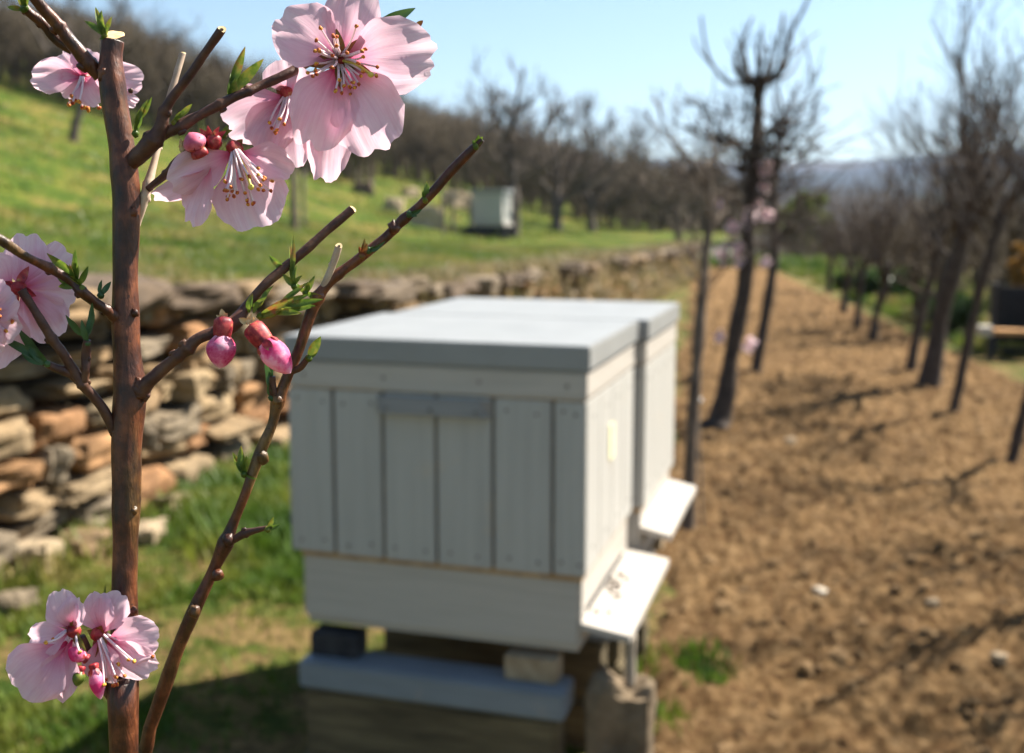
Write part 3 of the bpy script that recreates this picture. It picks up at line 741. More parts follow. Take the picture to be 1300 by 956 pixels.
# leaning tree in the soil with a knobbed top, and blossoms
HS = lambda x, y: max(H_low(x, y), soil_h(x, y))
p, t = hit(912, 542, HS)
def Q(px, py, dd=0): return P(px, py, t*math.cos(0)*((P(912, 542, 1)-Vector(cam.location)).normalized().dot(FWD)) + dd)
tr = [(911, 549, 20), (914, 532, 14), (922, 495, 12), (935, 420, 10.5), (946, 350, 9.5), (951, 280, 9.5), (957, 215, 8.5), (961, 160, 7), (963, 118, 7.5), (963, 106, 11), (963, 95, 5)]
T = thing('fruit_tree', p, 'leaning dark fruit tree with knobbed head against the sky and pink blossoms on its trunk', 'tree')
mb = MB(); tp = spline([tuple(Q(a, b, .02*math.sin(i)))+(w/F*t,) for i, (a, b, w) in enumerate(tr)], 5); mb.tube([q[:3] for q in tp], [q[3] for q in tp], 12, True, .4, 3); mb.build('trunk', M_BARKB, T)
def limb(mb, pts, w0, w1, dep=0.0, sides=6, u=None, pfun=Q):
    n = len(pts); sp = spline([tuple(pfun(a, b, dep*(i/(n-1)))) for i, (a, b) in enumerate(pts)], 4); m = len(sp)
    mb.tube(sp, [lerp(w0*.62, w1*.55, i/(m-1))/F*t for i in range(m)], sides, True, .2)
mb = MB()
L = [([(963, 108), (948, 104), (936, 92), (934, 72), (944, 50), (955, 22)], 6, 3, .2), ([(963, 104), (962, 80), (961, 60), (966, 40)], 5, 2.5, -.1), ([(965, 104), (985, 100), (992, 78), (1003, 45), (1020, 12), (1030, -12)], 6, 3.2, .1),
     ([(955, 108), (925, 104), (908, 88), (896, 62), (890, 20)], 4.5, 2.2, -.25), ([(975, 103), (1000, 96), (1012, 80), (1018, 62)], 3.5, 2, .3), ([(940, 95), (945, 70), (940, 45)], 3, 2, -.2), ([(990, 88), (1015, 60), (1040, 40)], 3, 1.5, .3), ([(905, 85), (885, 60), (880, 45)], 2.5, 1.5, .1),
     ([(958, 190), (972, 168), (985, 160), (998, 155)], 6.5, 4, .05), ([(956, 205), (975, 190), (990, 172), (984, 150)], 6, 2.5, .15), ([(955, 215), (940, 185), (928, 178), (914, 179)], 5, 2.5, -.15), ([(914, 179), (900, 160), (892, 130)], 2.5, 1.2, -.25), ([(990, 172), (1030, 175), (1060, 165), (1085, 148)], 2.2, 1, .3),
     ([(985, 160), (1003, 130), (1020, 110)], 2.5, 1.2, .2), ([(950, 240), (990, 235), (1030, 250), (1070, 215), (1090, 200)], 3, 1.4, .3), ([(948, 260), (900, 240), (870, 200), (845, 170), (835, 130)], 3, 1.2, -.2), ([(952, 225), (965, 200), (1000, 190), (1025, 200)], 4, 2, .1)]
for a in L: limb(mb, a[0], a[1], a[2], a[3])
rnd = random.Random(9)
for k in range(22):
    a0 = rnd.uniform(925, 1010); y = 104 - abs(a0-963)*.15
    b0 = 963+(a0-963)*.35; limb(mb, [(b0, 104), ((a0+b0)/2, 95), (a0, 78-rnd.uniform(0, 10)), (a0+rnd.uniform(-14, 20), rnd.uniform(10, 60))], rnd.uniform(2.5, 4), 1.4, rnd.uniform(-.3, .3))
for (a, b, w) in [(990, 172, 9), (998, 155, 8), (985, 205, 10), (975, 225, 9), (928, 180, 8), (914, 180, 7), (940, 215, 8), (1000, 190, 7), (955, 240, 9), (972, 250, 8)]:
    mb.blob(Q(a, b), w/F*t*.8, w/F*t*.6, w/F*t*.7, None, 8, 6, .9, a)
    for q_ in range(3): grow(mb, Q(a, b), Vector((rnd.uniform(-1, 1), rnd.uniform(-.6, .6), rnd.uniform(0, 1))), rnd.uniform(.15, .3), .006, 2, rnd, .2, (3, 5), .003)
for k in range(60):
    y = rnd.uniform(150, 330); a0 = 955 + rnd.uniform(-30, 40); c = Q(a0, y, rnd.uniform(-.15, .2)); ang = rnd.uniform(0, 2*PI)
    grow(mb, c, Vector((math.cos(ang), math.sin(ang)*.7, rnd.uniform(-.1, .8))), rnd.uniform(.14, .42), .005, 2, rnd, .15, (3, 5), .0028)
crown = mb.build('crown', M_BARKB, T)
def simple_blossom(mb, c, R, rnd):
    ax = Vector((rnd.uniform(-.6, .8), -1, rnd.uniform(-.5, .5))).normalized(); s = ax.cross(HZ).normalized(); u = s.cross(ax)
    for k in range(5):
        a = 2*PI*k/5+rnd.random(); d = s*math.cos(a)+u*math.sin(a); e = ax.cross(d)
        vs = [c, c+d*R*.5+e*R*.38+ax*R*.15, c+d*R+e*R*.28+ax*R*.35, c+d*R*1.05-e*R*.2+ax*R*.32, c+d*R*.5-e*R*.4+ax*R*.15, c+d*R*.6+ax*R*.05]
        mb.add(vs, [(0, 1, 5), (1, 2, 5), (2, 3, 5), (3, 4, 5), (4, 0, 5)])
for (a, b, s) in [(972, 217, 11), (968, 238, 7), (950, 277, 10), (976, 276, 9), (928, 292, 10), (918, 324, 10), (938, 318, 8), (938, 330, 9), (973, 333, 7), (951, 437, 8), (912, 428, 7), (960, 262, 6), (915, 262, 6)]:
    mb = MB()
    for k in range(2): simple_blossom(mb, Q(a+rnd.uniform(-3, 3), b+rnd.uniform(-5, 5), -.04), s/F*t*1.0, rnd)
    mb.build('blossom', M_BLOS, T)
# second thin trunk behind
def sapling(pts, w0, w1, label, seed, nl, Ll, group=None, m=M_BARKB, dir_up=.8, name='fruit_tree', minr=.0018):
    p, t = hit(pts[0][0], pts[0][1], HS); dz = (P(pts[0][0], pts[0][1], 1)-Vector(cam.location)).dot(FWD); D = (p-Vector(cam.location)).dot(FWD)
    wp = [P(a, b, D) for a, b in pts]; rnd = random.Random(seed); n = len(pts)
    wp[0] = wp[0]+Vector((0, 0, -.04))
    rads = [lerp(w0, w1, i/(n-1))/F*D*.5 for i in range(n)]; limbs = []
    for k in range(nl):
        f = rnd.uniform(.5, 1)*(n-1); i = min(int(f), n-2); c = wp[i].lerp(wp[i+1], f-i); a = rnd.uniform(0, 2*PI)
        limbs.append((c, (math.cos(a)*.7, math.sin(a)*.7, rnd.uniform(.3, dir_up)), Ll*rnd.uniform(.5, 1)/F*D, w1*.2/F*D))
    return trunk_tree(name, p, wp, rads, label, limbs, seed, group, m=m, nchild=(3, 5), minr=minr)
sapling([(958, 472), (972, 400), (984, 320), (982, 250), (990, 190)], 15, 9, 'thinner bare tree right behind the leaning blossoming fruit tree', 31, 9, 75)
sapling([(874, 672), (878, 560), (886, 440), (896, 330), (902, 262), (896, 205)], 17, 9, 'slim grey sapling right beside the second hive, with a small twiggy head', 32, 8, 85, m=M_BARKG)
pp, tt = hit(893, 668, HS); Dn = (pp-Vector(cam.location)).dot(FWD)
stake(pp+Vector((0, 0, -.05)), P(884, 452, Dn), .0035, M_POSTW, 'very thin grey rod stuck in the soil beside the slim sapling', 'garden_rod', 'rod')
mb = MB(); mb.blob(P(888, 508, Dn-.01), .009, .009, .009, None, 10, 8); tag(mb.build('insulator', noisy('white_plastic', [(0, (.7, .7, .68)), (1, (.8, .8, .78))], 20, .4), base=P(888, 508, Dn-.01)), 'small round white insulator fixed to the thin rod', 'insulator')
# meadow trees
def meadow_tree(px, py, spec, w, label, seed, group, m=M_BARKM, nch=(5, 7), minr=.009):
    p, t = hit(px, py, H_meadow); D = (p-Vector(cam.location)).dot(FWD); u = D/F
    T = thing('fruit_tree', p, label, 'tree', group); rnd = random.Random(seed)
    mb = MB(); tk = [tuple(P(a, b, D))+(ww*u*.5,) for a, b, ww in spec['trunk']]; tk[0] = (tk[0][0], tk[0][1], tk[0][2]-.1, tk[0][3])
    sp = spline(tk, 4); mb.tube([q[:3] for q in sp], [q[3] for q in sp], 9, True, .3, seed); mb.build('trunk', m, T)
    mb = MB()
    for pts, w0, w1, dep in spec['limbs']:
        n = len(pts); sp = spline([tuple(P(a, b, D+dep*i/(n-1)*u*40)) for i, (a, b) in enumerate(pts)], 4); k = len(sp)
        mb.tube(sp, [lerp(w0, w1, i/(k-1))*u*.5 for i in range(k)], 6, True, .2)
        for j in range(int(spec.get('tw', 6)*1.6)):
            i = rnd.randint(k//4, k-1); c = Vector(sp[i]); a = rnd.uniform(0, 2*PI)
            grow(mb, c, Vector((math.cos(a)*.7, math.sin(a)*.6, rnd.uniform(.2, 1.1))), rnd.uniform(22, 48)*u, w1*u*.35, 2, rnd, .3, nch, minr)
    mb.build('crown', m, T); return T
G1 = 'bare fruit trees on the meadow'
meadow_tree(654, 300, {'trunk': [(654, 303, 13), (654, 270, 12), (652, 235, 12), (650, 205, 10)], 'tw': 9, 'limbs': [([(650, 215), (648, 180), (652, 150), (660, 115)], 9, 4, .3), ([(652, 225), (630, 210), (612, 185), (605, 140)], 7, 3, -1), ([(652, 222), (672, 195), (690, 165), (700, 130)], 7, 3, 1), ([(650, 210), (640, 170), (628, 135), (620, 110)], 6, 3, 1), ([(652, 228), (690, 215), (715, 190), (725, 160)], 6, 3, -1)]}, 12, 'tall bare tree rising right behind the small far hive', 71, G1)
meadow_tree(708, 293, {'trunk': [(708, 296, 15), (707, 275, 13), (707, 258, 14)], 'tw': 9, 'limbs': [([(707, 260), (730, 245), (755, 225), (785, 200)], 9, 4, .2), ([(707, 258), (690, 235), (668, 218), (640, 205), (620, 190)], 8, 3, -.5), ([(707, 258), (710, 225), (705, 190), (700, 155)], 8, 3, 1), ([(720, 250), (740, 215), (750, 180), (745, 158)], 6, 3, -1), ([(700, 250), (680, 215), (672, 175)], 6, 3, 1), ([(735, 243), (765, 230), (790, 215), (805, 185)], 5, 2.5, 1)]}, 12, 'bare tree with two wide low limbs, right of the small far hive', 72, G1)
meadow_tree(751, 294, {'trunk': [(751, 297, 12), (750, 275, 10), (749, 255, 10)], 'tw': 8, 'limbs': [([(749, 258), (770, 235), (795, 210), (815, 185)], 6, 3, .5), ([(749, 257), (745, 225), (758, 195), (765, 170)], 6, 3, 1), ([(749, 262), (775, 262), (800, 245), (820, 215)], 5, 3, -1), ([(749, 258), (730, 240), (722, 215)], 5, 3, 1)]}, 10, 'smaller bare tree farther right on the meadow, behind the wide limbed one', 73, G1)
meadow_tree(92, 180, {'trunk': [(90, 183, 12), (97, 155, 11), (106, 125, 10), (108, 100, 9)], 'tw': 8, 'limbs': [([(108, 108), (95, 70), (85, 30), (90, -10)], 6, 3, .5), ([(108, 108), (130, 70), (150, 30), (160, -5)], 6, 3, -.6), ([(106, 118), (70, 80), (45, 40), (30, 10)], 5, 3, .5)]}, 10, 'bare tree with a slanting trunk high on the meadow, behind the top blossom', 74, G1)
meadow_tree(374, 292, {'trunk': [(374, 294, 10), (373, 250, 9), (371, 205, 8), (369, 170, 7)], 'tw': 3, 'limbs': [([(370, 190), (380, 150), (385, 110)], 4, 2, .5), ([(372, 200), (360, 170), (350, 140)], 4, 2, -.5)]}, 10, 'thin upright bare sapling on the meadow behind the lower blossoms', 75, G1, M_BARKG)
meadow_tree(860, 306, {'trunk': [(860, 308, 9), (862, 290, 8), (860, 275, 7)], 'tw': 9, 'limbs': [([(860, 280), (835, 255), (815, 230), (800, 205)], 5, 2.5, .5), ([(860, 278), (868, 245), (862, 215)], 5, 2.5, .5), ([(860, 282), (890, 255), (905, 230)], 5, 2.5, -.5), ([(860, 285), (830, 272), (800, 262)], 4, 2.5, .5)]}, 10, 'low spreading bare bush tree at the far end of the wall', 76, G1, M_BARKG)
# thin posts on the meadow
for (a, b, h, lab) in [(386, 290, 70, 'thin wooden post on the meadow beside the upright sapling'), (563, 298, 52, 'thin post left of the small far hive'), (575, 296, 50, 'second thin post close beside the hive'), (598, 292, 40, 'short thin post against the small far hive')]:
    p, t = hit(a, b, H_meadow); stake(p-Vector((0, 0, .1)), p+Vector((0, 0, h/F*t)), 2.2/F*t, M_POSTW, lab, 'post', 'post')

# ---------------------------------------------------------------- vineyard stakes and woodland behind the meadow
rnd = random.Random(77)
def proto_stake():
    T = thing('vineyard_stake', (0, 0, 0), 'pale vineyard stake with a bare vine in the rows behind the meadow', 'vineyard stake', 'vineyard stakes behind the meadow')
    mb = MB(); mb.tube([(0, 0, -.2), (0.01, 0, .9), (0, 0, 1.75)], [.035, .033, .03], 7); mb.build('stake', M_STAKE, T)
    mb = MB(); r2 = random.Random(4)
    mb.tube(spline([(0.06, 0, -.1), (.08, .03, .3), (.03, -.03, .6), (.07, 0, .9)], 4), [.025]*13, 6)
    for k in range(7): grow(mb, Vector((.06, 0, .85)), Vector((r2.uniform(-1, 1), r2.uniform(-.5, .5), r2.uniform(.1, 1))), .8, .012, 2, r2, .2, (2, 4), .008)
    mb.build('vine', M_BRUSH, T); return T
ps = proto_stake(); first = True; n = 0
for px in range(470, 840, 9):
    for k in range(3):
        x = px + rnd.uniform(-4, 4)
        by = lerp(193, 280, (px-470)/370)**1.0 - k*4 + rnd.uniform(-3, 3)
        p, t = hit(x, by + 8, H_meadow, 70)
        if t > 69 or t < 12: 
            d = 34+6*k; rr = ray(x, 230); rr = Vector((rr.x/rr.y, 1, 0)); p = rr*d; p.z = H_meadow(p.x, p.y)
        o = ps if first else copy_tree(ps); first = False; o.location = p; o.rotation_euler = (rnd.uniform(-.05, .05), rnd.uniform(-.06, .06), rnd.uniform(0, 6)); s = rnd.uniform(.85, 1.15); o.scale = (s, s, s)
# bare woodland prototypes
def proto_tree(seed, h, label, m, dense=(5, 7), group='bare trees on the hill behind the meadow', name='bare_tree'):
    T = thing(name, (0, 0, 0), label, 'tree', group); r2 = random.Random(seed)
    mb = MB(); mb.tube(spline([(0, 0, -.3), (.05, .03, h*.2), (-.04, 0, h*.42), (0, .05, h*.6)], 4), [h*.028*(1-.045*i) for i in range(13)], 8, True, .3); mb.build('trunk', m, T)
    mb = MB()
    for k in range(9):
        a = r2.uniform(0, 2*PI); grow(mb, Vector((0, 0, h*r2.uniform(.15, .58))), Vector((math.cos(a)*.8, math.sin(a)*.8, r2.uniform(.4, 1.3))), h*r2.uniform(.3, .5), h*.011, 1, r2, .3, dense, h*.0022)
    mb.build('crown', m, T); return T
protos = [proto_tree(100+i, 3.6, 'brown leafless tree in the wood along the hilltop', M_BRUSH) for i in range(3)]
used = [0, 0, 0]
def put(px, D, h, lab=None, grp=None, which=None, fn=H_meadow):
    i = which if which is not None else rnd.randint(0, 2)
    rr = ray(px, 265); rr = Vector((rr.x/rr.y, 1, 0))*D; z = fn(rr.x, rr.y)
    o = protos[i] if not used[i] else copy_tree(protos[i]); used[i] += 1
    o.location = (rr.x, rr.y, z); s = h/3.6; o.scale = (s*rnd.uniform(.9, 1.3), s*rnd.uniform(.9, 1.3), s); o.rotation_euler = (0, 0, rnd.uniform(0, 6))
    if lab: o['label'] = lab
    if grp: o['group'] = grp
def skyl(px):   # wanted skyline of wood in pixels
    pr = [(-60, -10), (150, 15), (220, 45), (330, 88), (450, 105), (560, 135), (650, 160), (760, 195), (860, 205), (960, 215)]
    for (a, ya), (b, yb) in zip(pr, pr[1:]):
        if px <= b: return lerp(ya, yb, (px-a)/(b-a))
    return 215
for px in range(-60, 905, 14):
    for k, D in enumerate((26, 34, 46)):
        x = px + rnd.uniform(-10, 10); Dj = D*rnd.uniform(.92, 1.08)
        if px > 480: Dj *= 1.25
        rr = ray(x, 265); q = Vector((rr.x/rr.y, 1, 0))*Dj; z = H_meadow(q.x, q.y)
        ty = skyl(x) + rnd.uniform(-6, 14); el = (433.5-ty)/F; ztop = CAMZ + Dj*math.tan(math.atan(el)-TH)
        h = max(1.2, min(6.0, ztop - z)); put(x, Dj, h)
# undergrowth mass in the wood (stuff)
mb = MB(); r2 = random.Random(12)
for k in range(5200):
    px = r2.uniform(-100, 980); D = r2.uniform(25, 52)*(1.2 if px > 480 else 1); rr = ray(px, 265); q = Vector((rr.x/rr.y, 1, 0))*D; z = H_meadow(q.x, q.y)
    ty = skyl(px)+14; ztop = CAMZ + D*math.tan(math.atan((433.5-ty)/F)-TH); h = max(.6, min(4.5, (ztop-z)))*r2.uniform(.3, .95)
    a = r2.uniform(0, 2*PI); l = r2.uniform(.05, .3)*h
    b = Vector((q.x, q.y, z-.1)); e = Vector((q.x+math.cos(a)*l, q.y+math.sin(a)*l, z+h)); mdl = b.lerp(e, .5)+Vector((r2.uniform(-.1, .1), r2.uniform(-.1, .1), 0))
    mb.tube([b, mdl, e], [.026, .018, .006], 3, False)
    for j in range(3):
        c = mdl.lerp(e, r2.random()); mb.tube([c, c+Vector((r2.uniform(-.4, .4), r2.uniform(-.4, .4), r2.uniform(.1, .5)))], [.01, .004], 3, False)
tag(mb.build('undergrowth', M_BRUSH), 'dense brown leafless undergrowth filling the wood behind the meadow', 'undergrowth', kind='stuff')

# trees and scrub on the lower ground right of the plot and beyond it
protos = [proto_tree(200+i, 2.4, 'brown leafless tree in the orchards beyond the tilled plot', M_BRUSH, (4, 6), 'bare trees beyond the plot') for i in range(3)]; used = [0, 0, 0]
for k in range(95):
    px = rnd.uniform(870, 1420); D = rnd.uniform(15, 60) if px > 1000 else rnd.uniform(19, 60)
    y_t = rnd.uniform(268, 300) if px < 1150 else rnd.uniform(205, 265)
    rr = ray(px, 265); q = Vector((rr.x/rr.y, 1, 0))*D; s_, q_ = sq(q.x, q.y)
    if q_ > -.3: continue
    if s_ < 15.6 and q_ > soil_q(s_, sr0, sr1)-.5: continue
    z = H_low(q.x, q.y); ztop = CAMZ + D*math.tan(math.atan((433.5-y_t)/F)-TH); put(px, D, max(1.0, min(4, ztop-z)), fn=H_low)
for (px, D, ty, lab) in [(1165, 9.5, 130, 'upright bare tree rising behind the thick tree of the right row'), (1200, 8.6, 95, 'tall bare tree with upright twigs behind the right row'), (1240, 10.5, 100, 'tall bare tree behind the right row, between its neighbours'), (1285, 9.0, 85, 'tallest dense bare tree near the picture edge behind the right row'), (1310, 11.5, 75, 'big bare tree cut by the picture edge')]:
    rr = ray(px, 265); q = Vector((rr.x/rr.y, 1, 0))*D; z = H_low(q.x, q.y); ztop = CAMZ + D*math.tan(math.atan((433.5-ty)/F)-TH)
    put(px, D, ztop-z, lab, 'tall bare trees behind the right row', fn=H_low)
# scrub stuff on the lower ground
mb = MB(); r2 = random.Random(14)
for k in range(5200):
    px = r2.uniform(840, 1450); D = r2.uniform(16.5, 70) if px < 1050 else r2.uniform(7, 60); rr = ray(px, 265); q = Vector((rr.x/rr.y, 1, 0))*D; s_, q_ = sq(q.x, q.y)
    if q_ > -.3 or (s_ < 16 and q_ > soil_q(s_, sr0, sr1)-.9): continue
    z = H_low(q.x, q.y); ztop = CAMZ + D*math.tan(math.atan((433.5-(285 if px < 1150 else 250))/F)-TH); h = max(.3, min(2.5, ztop-z))*r2.uniform(.3, 1.05)
    b = Vector((q.x, q.y, z-.1)); e = b + Vector((r2.uniform(-.3, .3)*h, r2.uniform(-.3, .3)*h, h+.1)); mdl = b.lerp(e, .5)+Vector((r2.uniform(-.08, .08), r2.uniform(-.08, .08), 0))
    w = .0007*D
    mb.tube([b, mdl, e], [w, w*.7, w*.3], 3, False)
    for j in range(3):
        c = mdl.lerp(e, r2.random()); mb.tube([c, c+Vector((r2.uniform(-.3, .3), r2.uniform(-.3, .3), r2.uniform(0, .4)))*h*.6], [w*.5, w*.2], 3, False)
tag(mb.build('scrub', M_BRUSH), 'brown leafless scrub and vine rows on the slope below the orchard', 'scrub', kind='stuff')
def leaf_bush(p, rx, rz, n, m, label, seed, ls=.05, cat='bush', name='bush'):
    T = thing(name, p, label, cat); r3 = random.Random(seed); mb = MB()
    cl = [(Vector((r3.gauss(0, .45)*rx, r3.gauss(0, .45)*rx, rz*(.5+r3.uniform(0, 1.2)))), r3.uniform(.25, .5)*rx) for _ in range(14)]
    for k in range(n):
        c, R = r3.choice(cl); d = Vector((r3.gauss(0, 1), r3.gauss(0, 1), r3.gauss(0, 1))).normalized()*R*r3.random()**.4
        o = Vector(p)+c+d; a = Vector((r3.uniform(-1, 1), r3.uniform(-1, 1), r3.uniform(-1, 1))).normalized()*ls; b = a.cross(Vector((r3.random(), r3.random(), r3.random()))).normalized()*ls*.45
        mb.add([o-a, o+b, o+a, o-b], [(0, 1, 2, 3)])
    mb.build('foliage', m, T)
    mb = MB()
    for c, R in cl: mb.tube([Vector(p)-HZ*.1, Vector(p)+c*.6, Vector(p)+c], [rx*.04, rx*.03, rx*.01], 5, False)
    mb.build('stem', M_BARKB, T)
def bush_px(px, py, D, wpx, hpx, n, m, label, seed, fn=H_low, ls=None):
    rr = ray(px, py); q = Vector((rr.x/rr.y, 1, 0))*D; z = fn(q.x, q.y); leaf_bush((q.x, q.y, z), wpx/F*D*.5, hpx/F*D*.5, n, m, label, seed, ls or D*.0035)
bush_px(1018, 270, 24, 70, 105, 2600, M_BUSH, 'yellow green leafy bush beyond the far end of the plot', 1)
bush_px(1125, 330, 12, 70, 40, 1500, M_DARKBUSH, 'dark green bush behind the right row', 2)  # foliage uses the darker green leaf material
bush_px(1215, 400, 9, 80, 45, 1500, M_DARKBUSH, 'dark evergreen bush near the thick tree of the right row', 3)
bush_px(1298, 330, 8, 36, 150, 1000, M_OCHRE, 'ochre leaved shrub at the picture edge behind the right row', 4, ls=.025)
bush_px(858, 345, 16.5, 30, 34, 900, M_BUSH, 'small bright green bush at the far end of the wall', 5)
bush_px(815, 352, 13.5, 26, 30, 800, M_BUSH, 'low green bush against the far part of the wall', 6)
# dark crate and the plank table by the right row
p, t = hit(1282, 455, H_low); D = (p-Vector(cam.location)).dot(FWD); u = D/F
MX = Euler((0, 0, -.25)).to_matrix()
T = thing('wooden_crate', p+Vector((.15, .25, 0)), 'dark open topped wooden crate behind the plank bench at the picture edge', 'crate')
c = p+Vector((.15, .25, 0))
for (nm, o, sx, sy, sz) in [('side_panel', (-28, 0, 52), 2, 22, 40), ('side_panel', (30, 0, 50), 2, 22, 42), ('back_panel', (1, 20, 48), 27, 2, 38), ('bottom_panel', (1, 0, 6), 27, 18, 2)]:
    mb = MB(); mb.box(c + MX @ (Vector(o)*u), sx*u, sy*u, sz*u, MX, .3*u); mb.build(nm, M_DARKB, T, smooth=False)
T = thing('bench', p, 'low bench with an orange brown plank top and a pale end near the right row', 'bench')
mb = MB(); mb.box(p + MX @ (Vector((12, -6, 34))*u), 36*u, 11*u, 3.2*u, MX, .6*u); mb.build('seat', M_PLANKO, T, smooth=False)
mb = MB(); mb.box(p + MX @ (Vector((-32, -6, 35))*u), 8*u, 12*u, 6*u, MX, .6*u); mb.build('end_cap', M_PAINTH, T, smooth=False)
for a in (-24, 40):
    mb = MB(); mb.box(p + MX @ (Vector((a, -5, 14))*u), 3*u, 9*u, 16.5*u, MX, .3*u); mb.build('leg', M_DARKB, T, smooth=False)

# ------------------------------------------------------------------ foreground peach tree
S = .282
rootp = Vector((P(157, 870, S).x-.01, P(157, 870, S).y+.0, H_low(0, .3)))
PT = thing('peach_tree', rootp, 'young peach tree in sharp focus with pink blossoms, buds and cut twigs', 'peach tree')
U = S/F
def fpath(pts, d0=0.0, n=6):
    """pts: (px,py,width[,depth mm])  -> world points and radii"""
    sp = spline([(a[0], a[1], a[2], (a[3] if len(a) > 3 else 0)) for a in pts], n)
    return [P(q[0], q[1], S+d0+q[3]/1000) for q in sp], [q[2]*.5*(S+d0+q[3]/1000)/F for q in sp]
def branch(name, pts, m=M_BARK, d0=0.0, wob=.14, cut=None, sides=18, nodes=(), seed=0, n=7):
    W, Rr = fpath(pts, d0, n); rn = random.Random(seed)
    # swell at nodes
    cum = len(W)-1
    Rr = [r*(1 + sum(.22*math.exp(-((i/cum-nn)/.012)**2) for nn in nodes)) for i, r in enumerate(Rr)]
    mb = MB(); mb.tube(W, Rr, sides, cut is None, wob, seed)
    for nn in nodes:   # bud scales / scars sitting on the nodes
        i = min(int(nn*cum), cum-1); ax = (W[i+1]-W[i]).normalized(); sd = ax.cross(FWD).normalized()*rn.choice((-1, 1)); 
        off = (sd + -FWD*rn.uniform(-.3, .6)).normalized()
        M = Matrix((off, ax.cross(off).normalized(), ax)).transposed()
        mb.blob(W[i]+off*Rr[i]*.9, Rr[i]*.42, Rr[i]*.38, Rr[i]*.6, M, 8, 6, .4, seed)
    mats = [m]
    if cut is not None:
        e = W[-1]; ax = (W[-1]-W[-2]).normalized(); r = Rr[-1]; a = ax.cross(FWD).normalized(); b = ax.cross(a)
        nn_ = sides; vs = []; fs = []
        rings = [(1.0, 0, 0), (.93, .12, 0), (.90, .10, 1), (.45, .02, 1), (.38, -.05, 2), (.0, -.3, 2)]
        for (k, h, mi) in rings:
            for j in range(nn_):
                an = 2*PI*j/nn_; o3 = a*math.cos(an)+b*math.sin(an); vs.append(e + o3*r*k*(1+.05*math.sin(3*an)) + ax*r*(h + (cut+.75*o3.dot(FWD))*k))
        mats = [m, M_CUT, M_PITH]
        base = len(mb.v)
        mb.add(vs[:nn_], [])
        for ri in range(len(rings)-1):
            mb.cm = rings[ri+1][2]
            mb.add(vs[ri*nn_:(ri+2)*nn_], [(j, (j+1) % nn_, nn_+(j+1) % nn_, nn_+j) for j in range(nn_)])
        mb.cm = 0
    return mb.build(name, mats, PT)
mainp = [(157, 3600, 44, 60), (154, 2400, 40, 25), (157, 1400, 37, 5), (158, 960, 35), (158, 780, 34), (159, 700, 33), (161, 620, 34), (161, 560, 37), (165, 500, 39), (162, 455, 33), (159, 405, 36), (160, 330, 32), (161, 262, 33), (158, 215, 34), (154, 180, 32), (146, 130, 34), (142, 95, 33), (141, 72, 28), (143, 52, 27)]
# lower part heads to the ground
g0 = P(157, 980, S); 
def lower_stem(pts_end, r_end, gx, name='stem_base'):
    pass
top = [a for a in mainp if a[1] <= 960]
W, Rr = fpath(top, 0, 8)
low = spline([(rootp.x, rootp.y, rootp.z-.03, .0085), (rootp.x+.004, rootp.y, .25, .0068), (W[0].x-.003, W[0].y-.006, .5, .0052), tuple(W[0]-(W[1]-W[0])*2)+(Rr[0]*1.03,), tuple(W[0])+(Rr[0],)], 8)[:-1]
WW = [Vector(q[:3]) for q in low]+W; RR = [q[3] for q in low]+Rr
mb = MB(); mb.tube(WW, RR, 22, True, .16, 2); 
e = WW[-1]; ax = (WW[-1]-WW[-2]).normalized(); a = ax.cross(FWD).normalized(); b = ax.cross(a); r = RR[-1]
vs = []; ns = 22
for (k, h) in [(1.0, 0), (1.0, .10), (.9, .20), (.5, .42), (.0, .66)]:
    for j in range(ns):
        an = 2*PI*j/ns; o3 = a*math.cos(an)+b*math.sin(an); vs.append(e+o3*r*k + ax*r*(h+.62*(o3.dot(FWD)+.8)*k+.04*math.sin(5*an)*k))
mb.add(vs[:2*ns], [(j, (j+1) % ns, ns+(j+1) % ns, ns+j) for j in range(ns)])
mb.cm = 1
for ri in range(1, 4): mb.add(vs[ri*ns:(ri+2)*ns], [(j, (j+1) % ns, ns+(j+1) % ns, ns+j) for j in range(ns)])
mb.cm = 0
rn = random.Random(4)
for (nx, ny, sd, sz) in [(178, 488, 1, 8), (177, 500, -.2, 7), (147, 548, -1, 7), (147, 405, -1, 8), (172, 648, 1, 5), (171, 775, 1, 5), (144, 762, -1, 5), (146, 480, -1, 4), (173, 398, 1, 5), (168, 115, 1, 3), (130, 95, -1, 9), (170, 270, 1, 6)]:
    mb.blob(P(nx-2*sd, ny, S-.002), sz*U, sz*U*.8, sz*U*1.15, None, 9, 7, .6, nx)
mb.build('stem', [M_BARK, M_CUT], PT)
# bark scar ring at left twig
branch('branch', [(128, 96, 22, 2), (111, 78, 20, 0), (92, 55, 17, -2), (73, 31, 16, -4), (56, 12, 15, -6), (43, -4, 14, -8), (20, -36, 13, -10)], seed=11, nodes=(.15, .48))
branch('branch', [(92, 64, 12, 1), (72, 50, 14, 0), (55, 30, 13, -2), (36, 15, 12, -4), (30, 4, 8, -5)], seed=12, nodes=(.55, .8))
branch('branch', [(160, 212, 14, 0), (174, 200, 22, -2), (190, 184, 24, -4), (203, 166, 19, -5), (209, 141, 14, -6), (222, 120, 12, -7), (237, 101, 12, -8), (260, 68, 11, -10), (281, 38, 11, -12)], cut=.1, seed=13, nodes=(.30, .5), m=M_TWIG)
branch('branch', [(192, 180, 16, -4), (210, 169, 15, -4), (231, 159, 16, -4), (252, 147, 12, -3), (276, 135, 14, -2), (296, 124, 11, -1), (316, 116, 11, 0), (335, 107, 11, 2), (352, 100, 12, 3), (372, 90, 12, 5), (395, 78, 10, 9)], seed=14, nodes=(.19, .42, .6), m=M_TWIG)
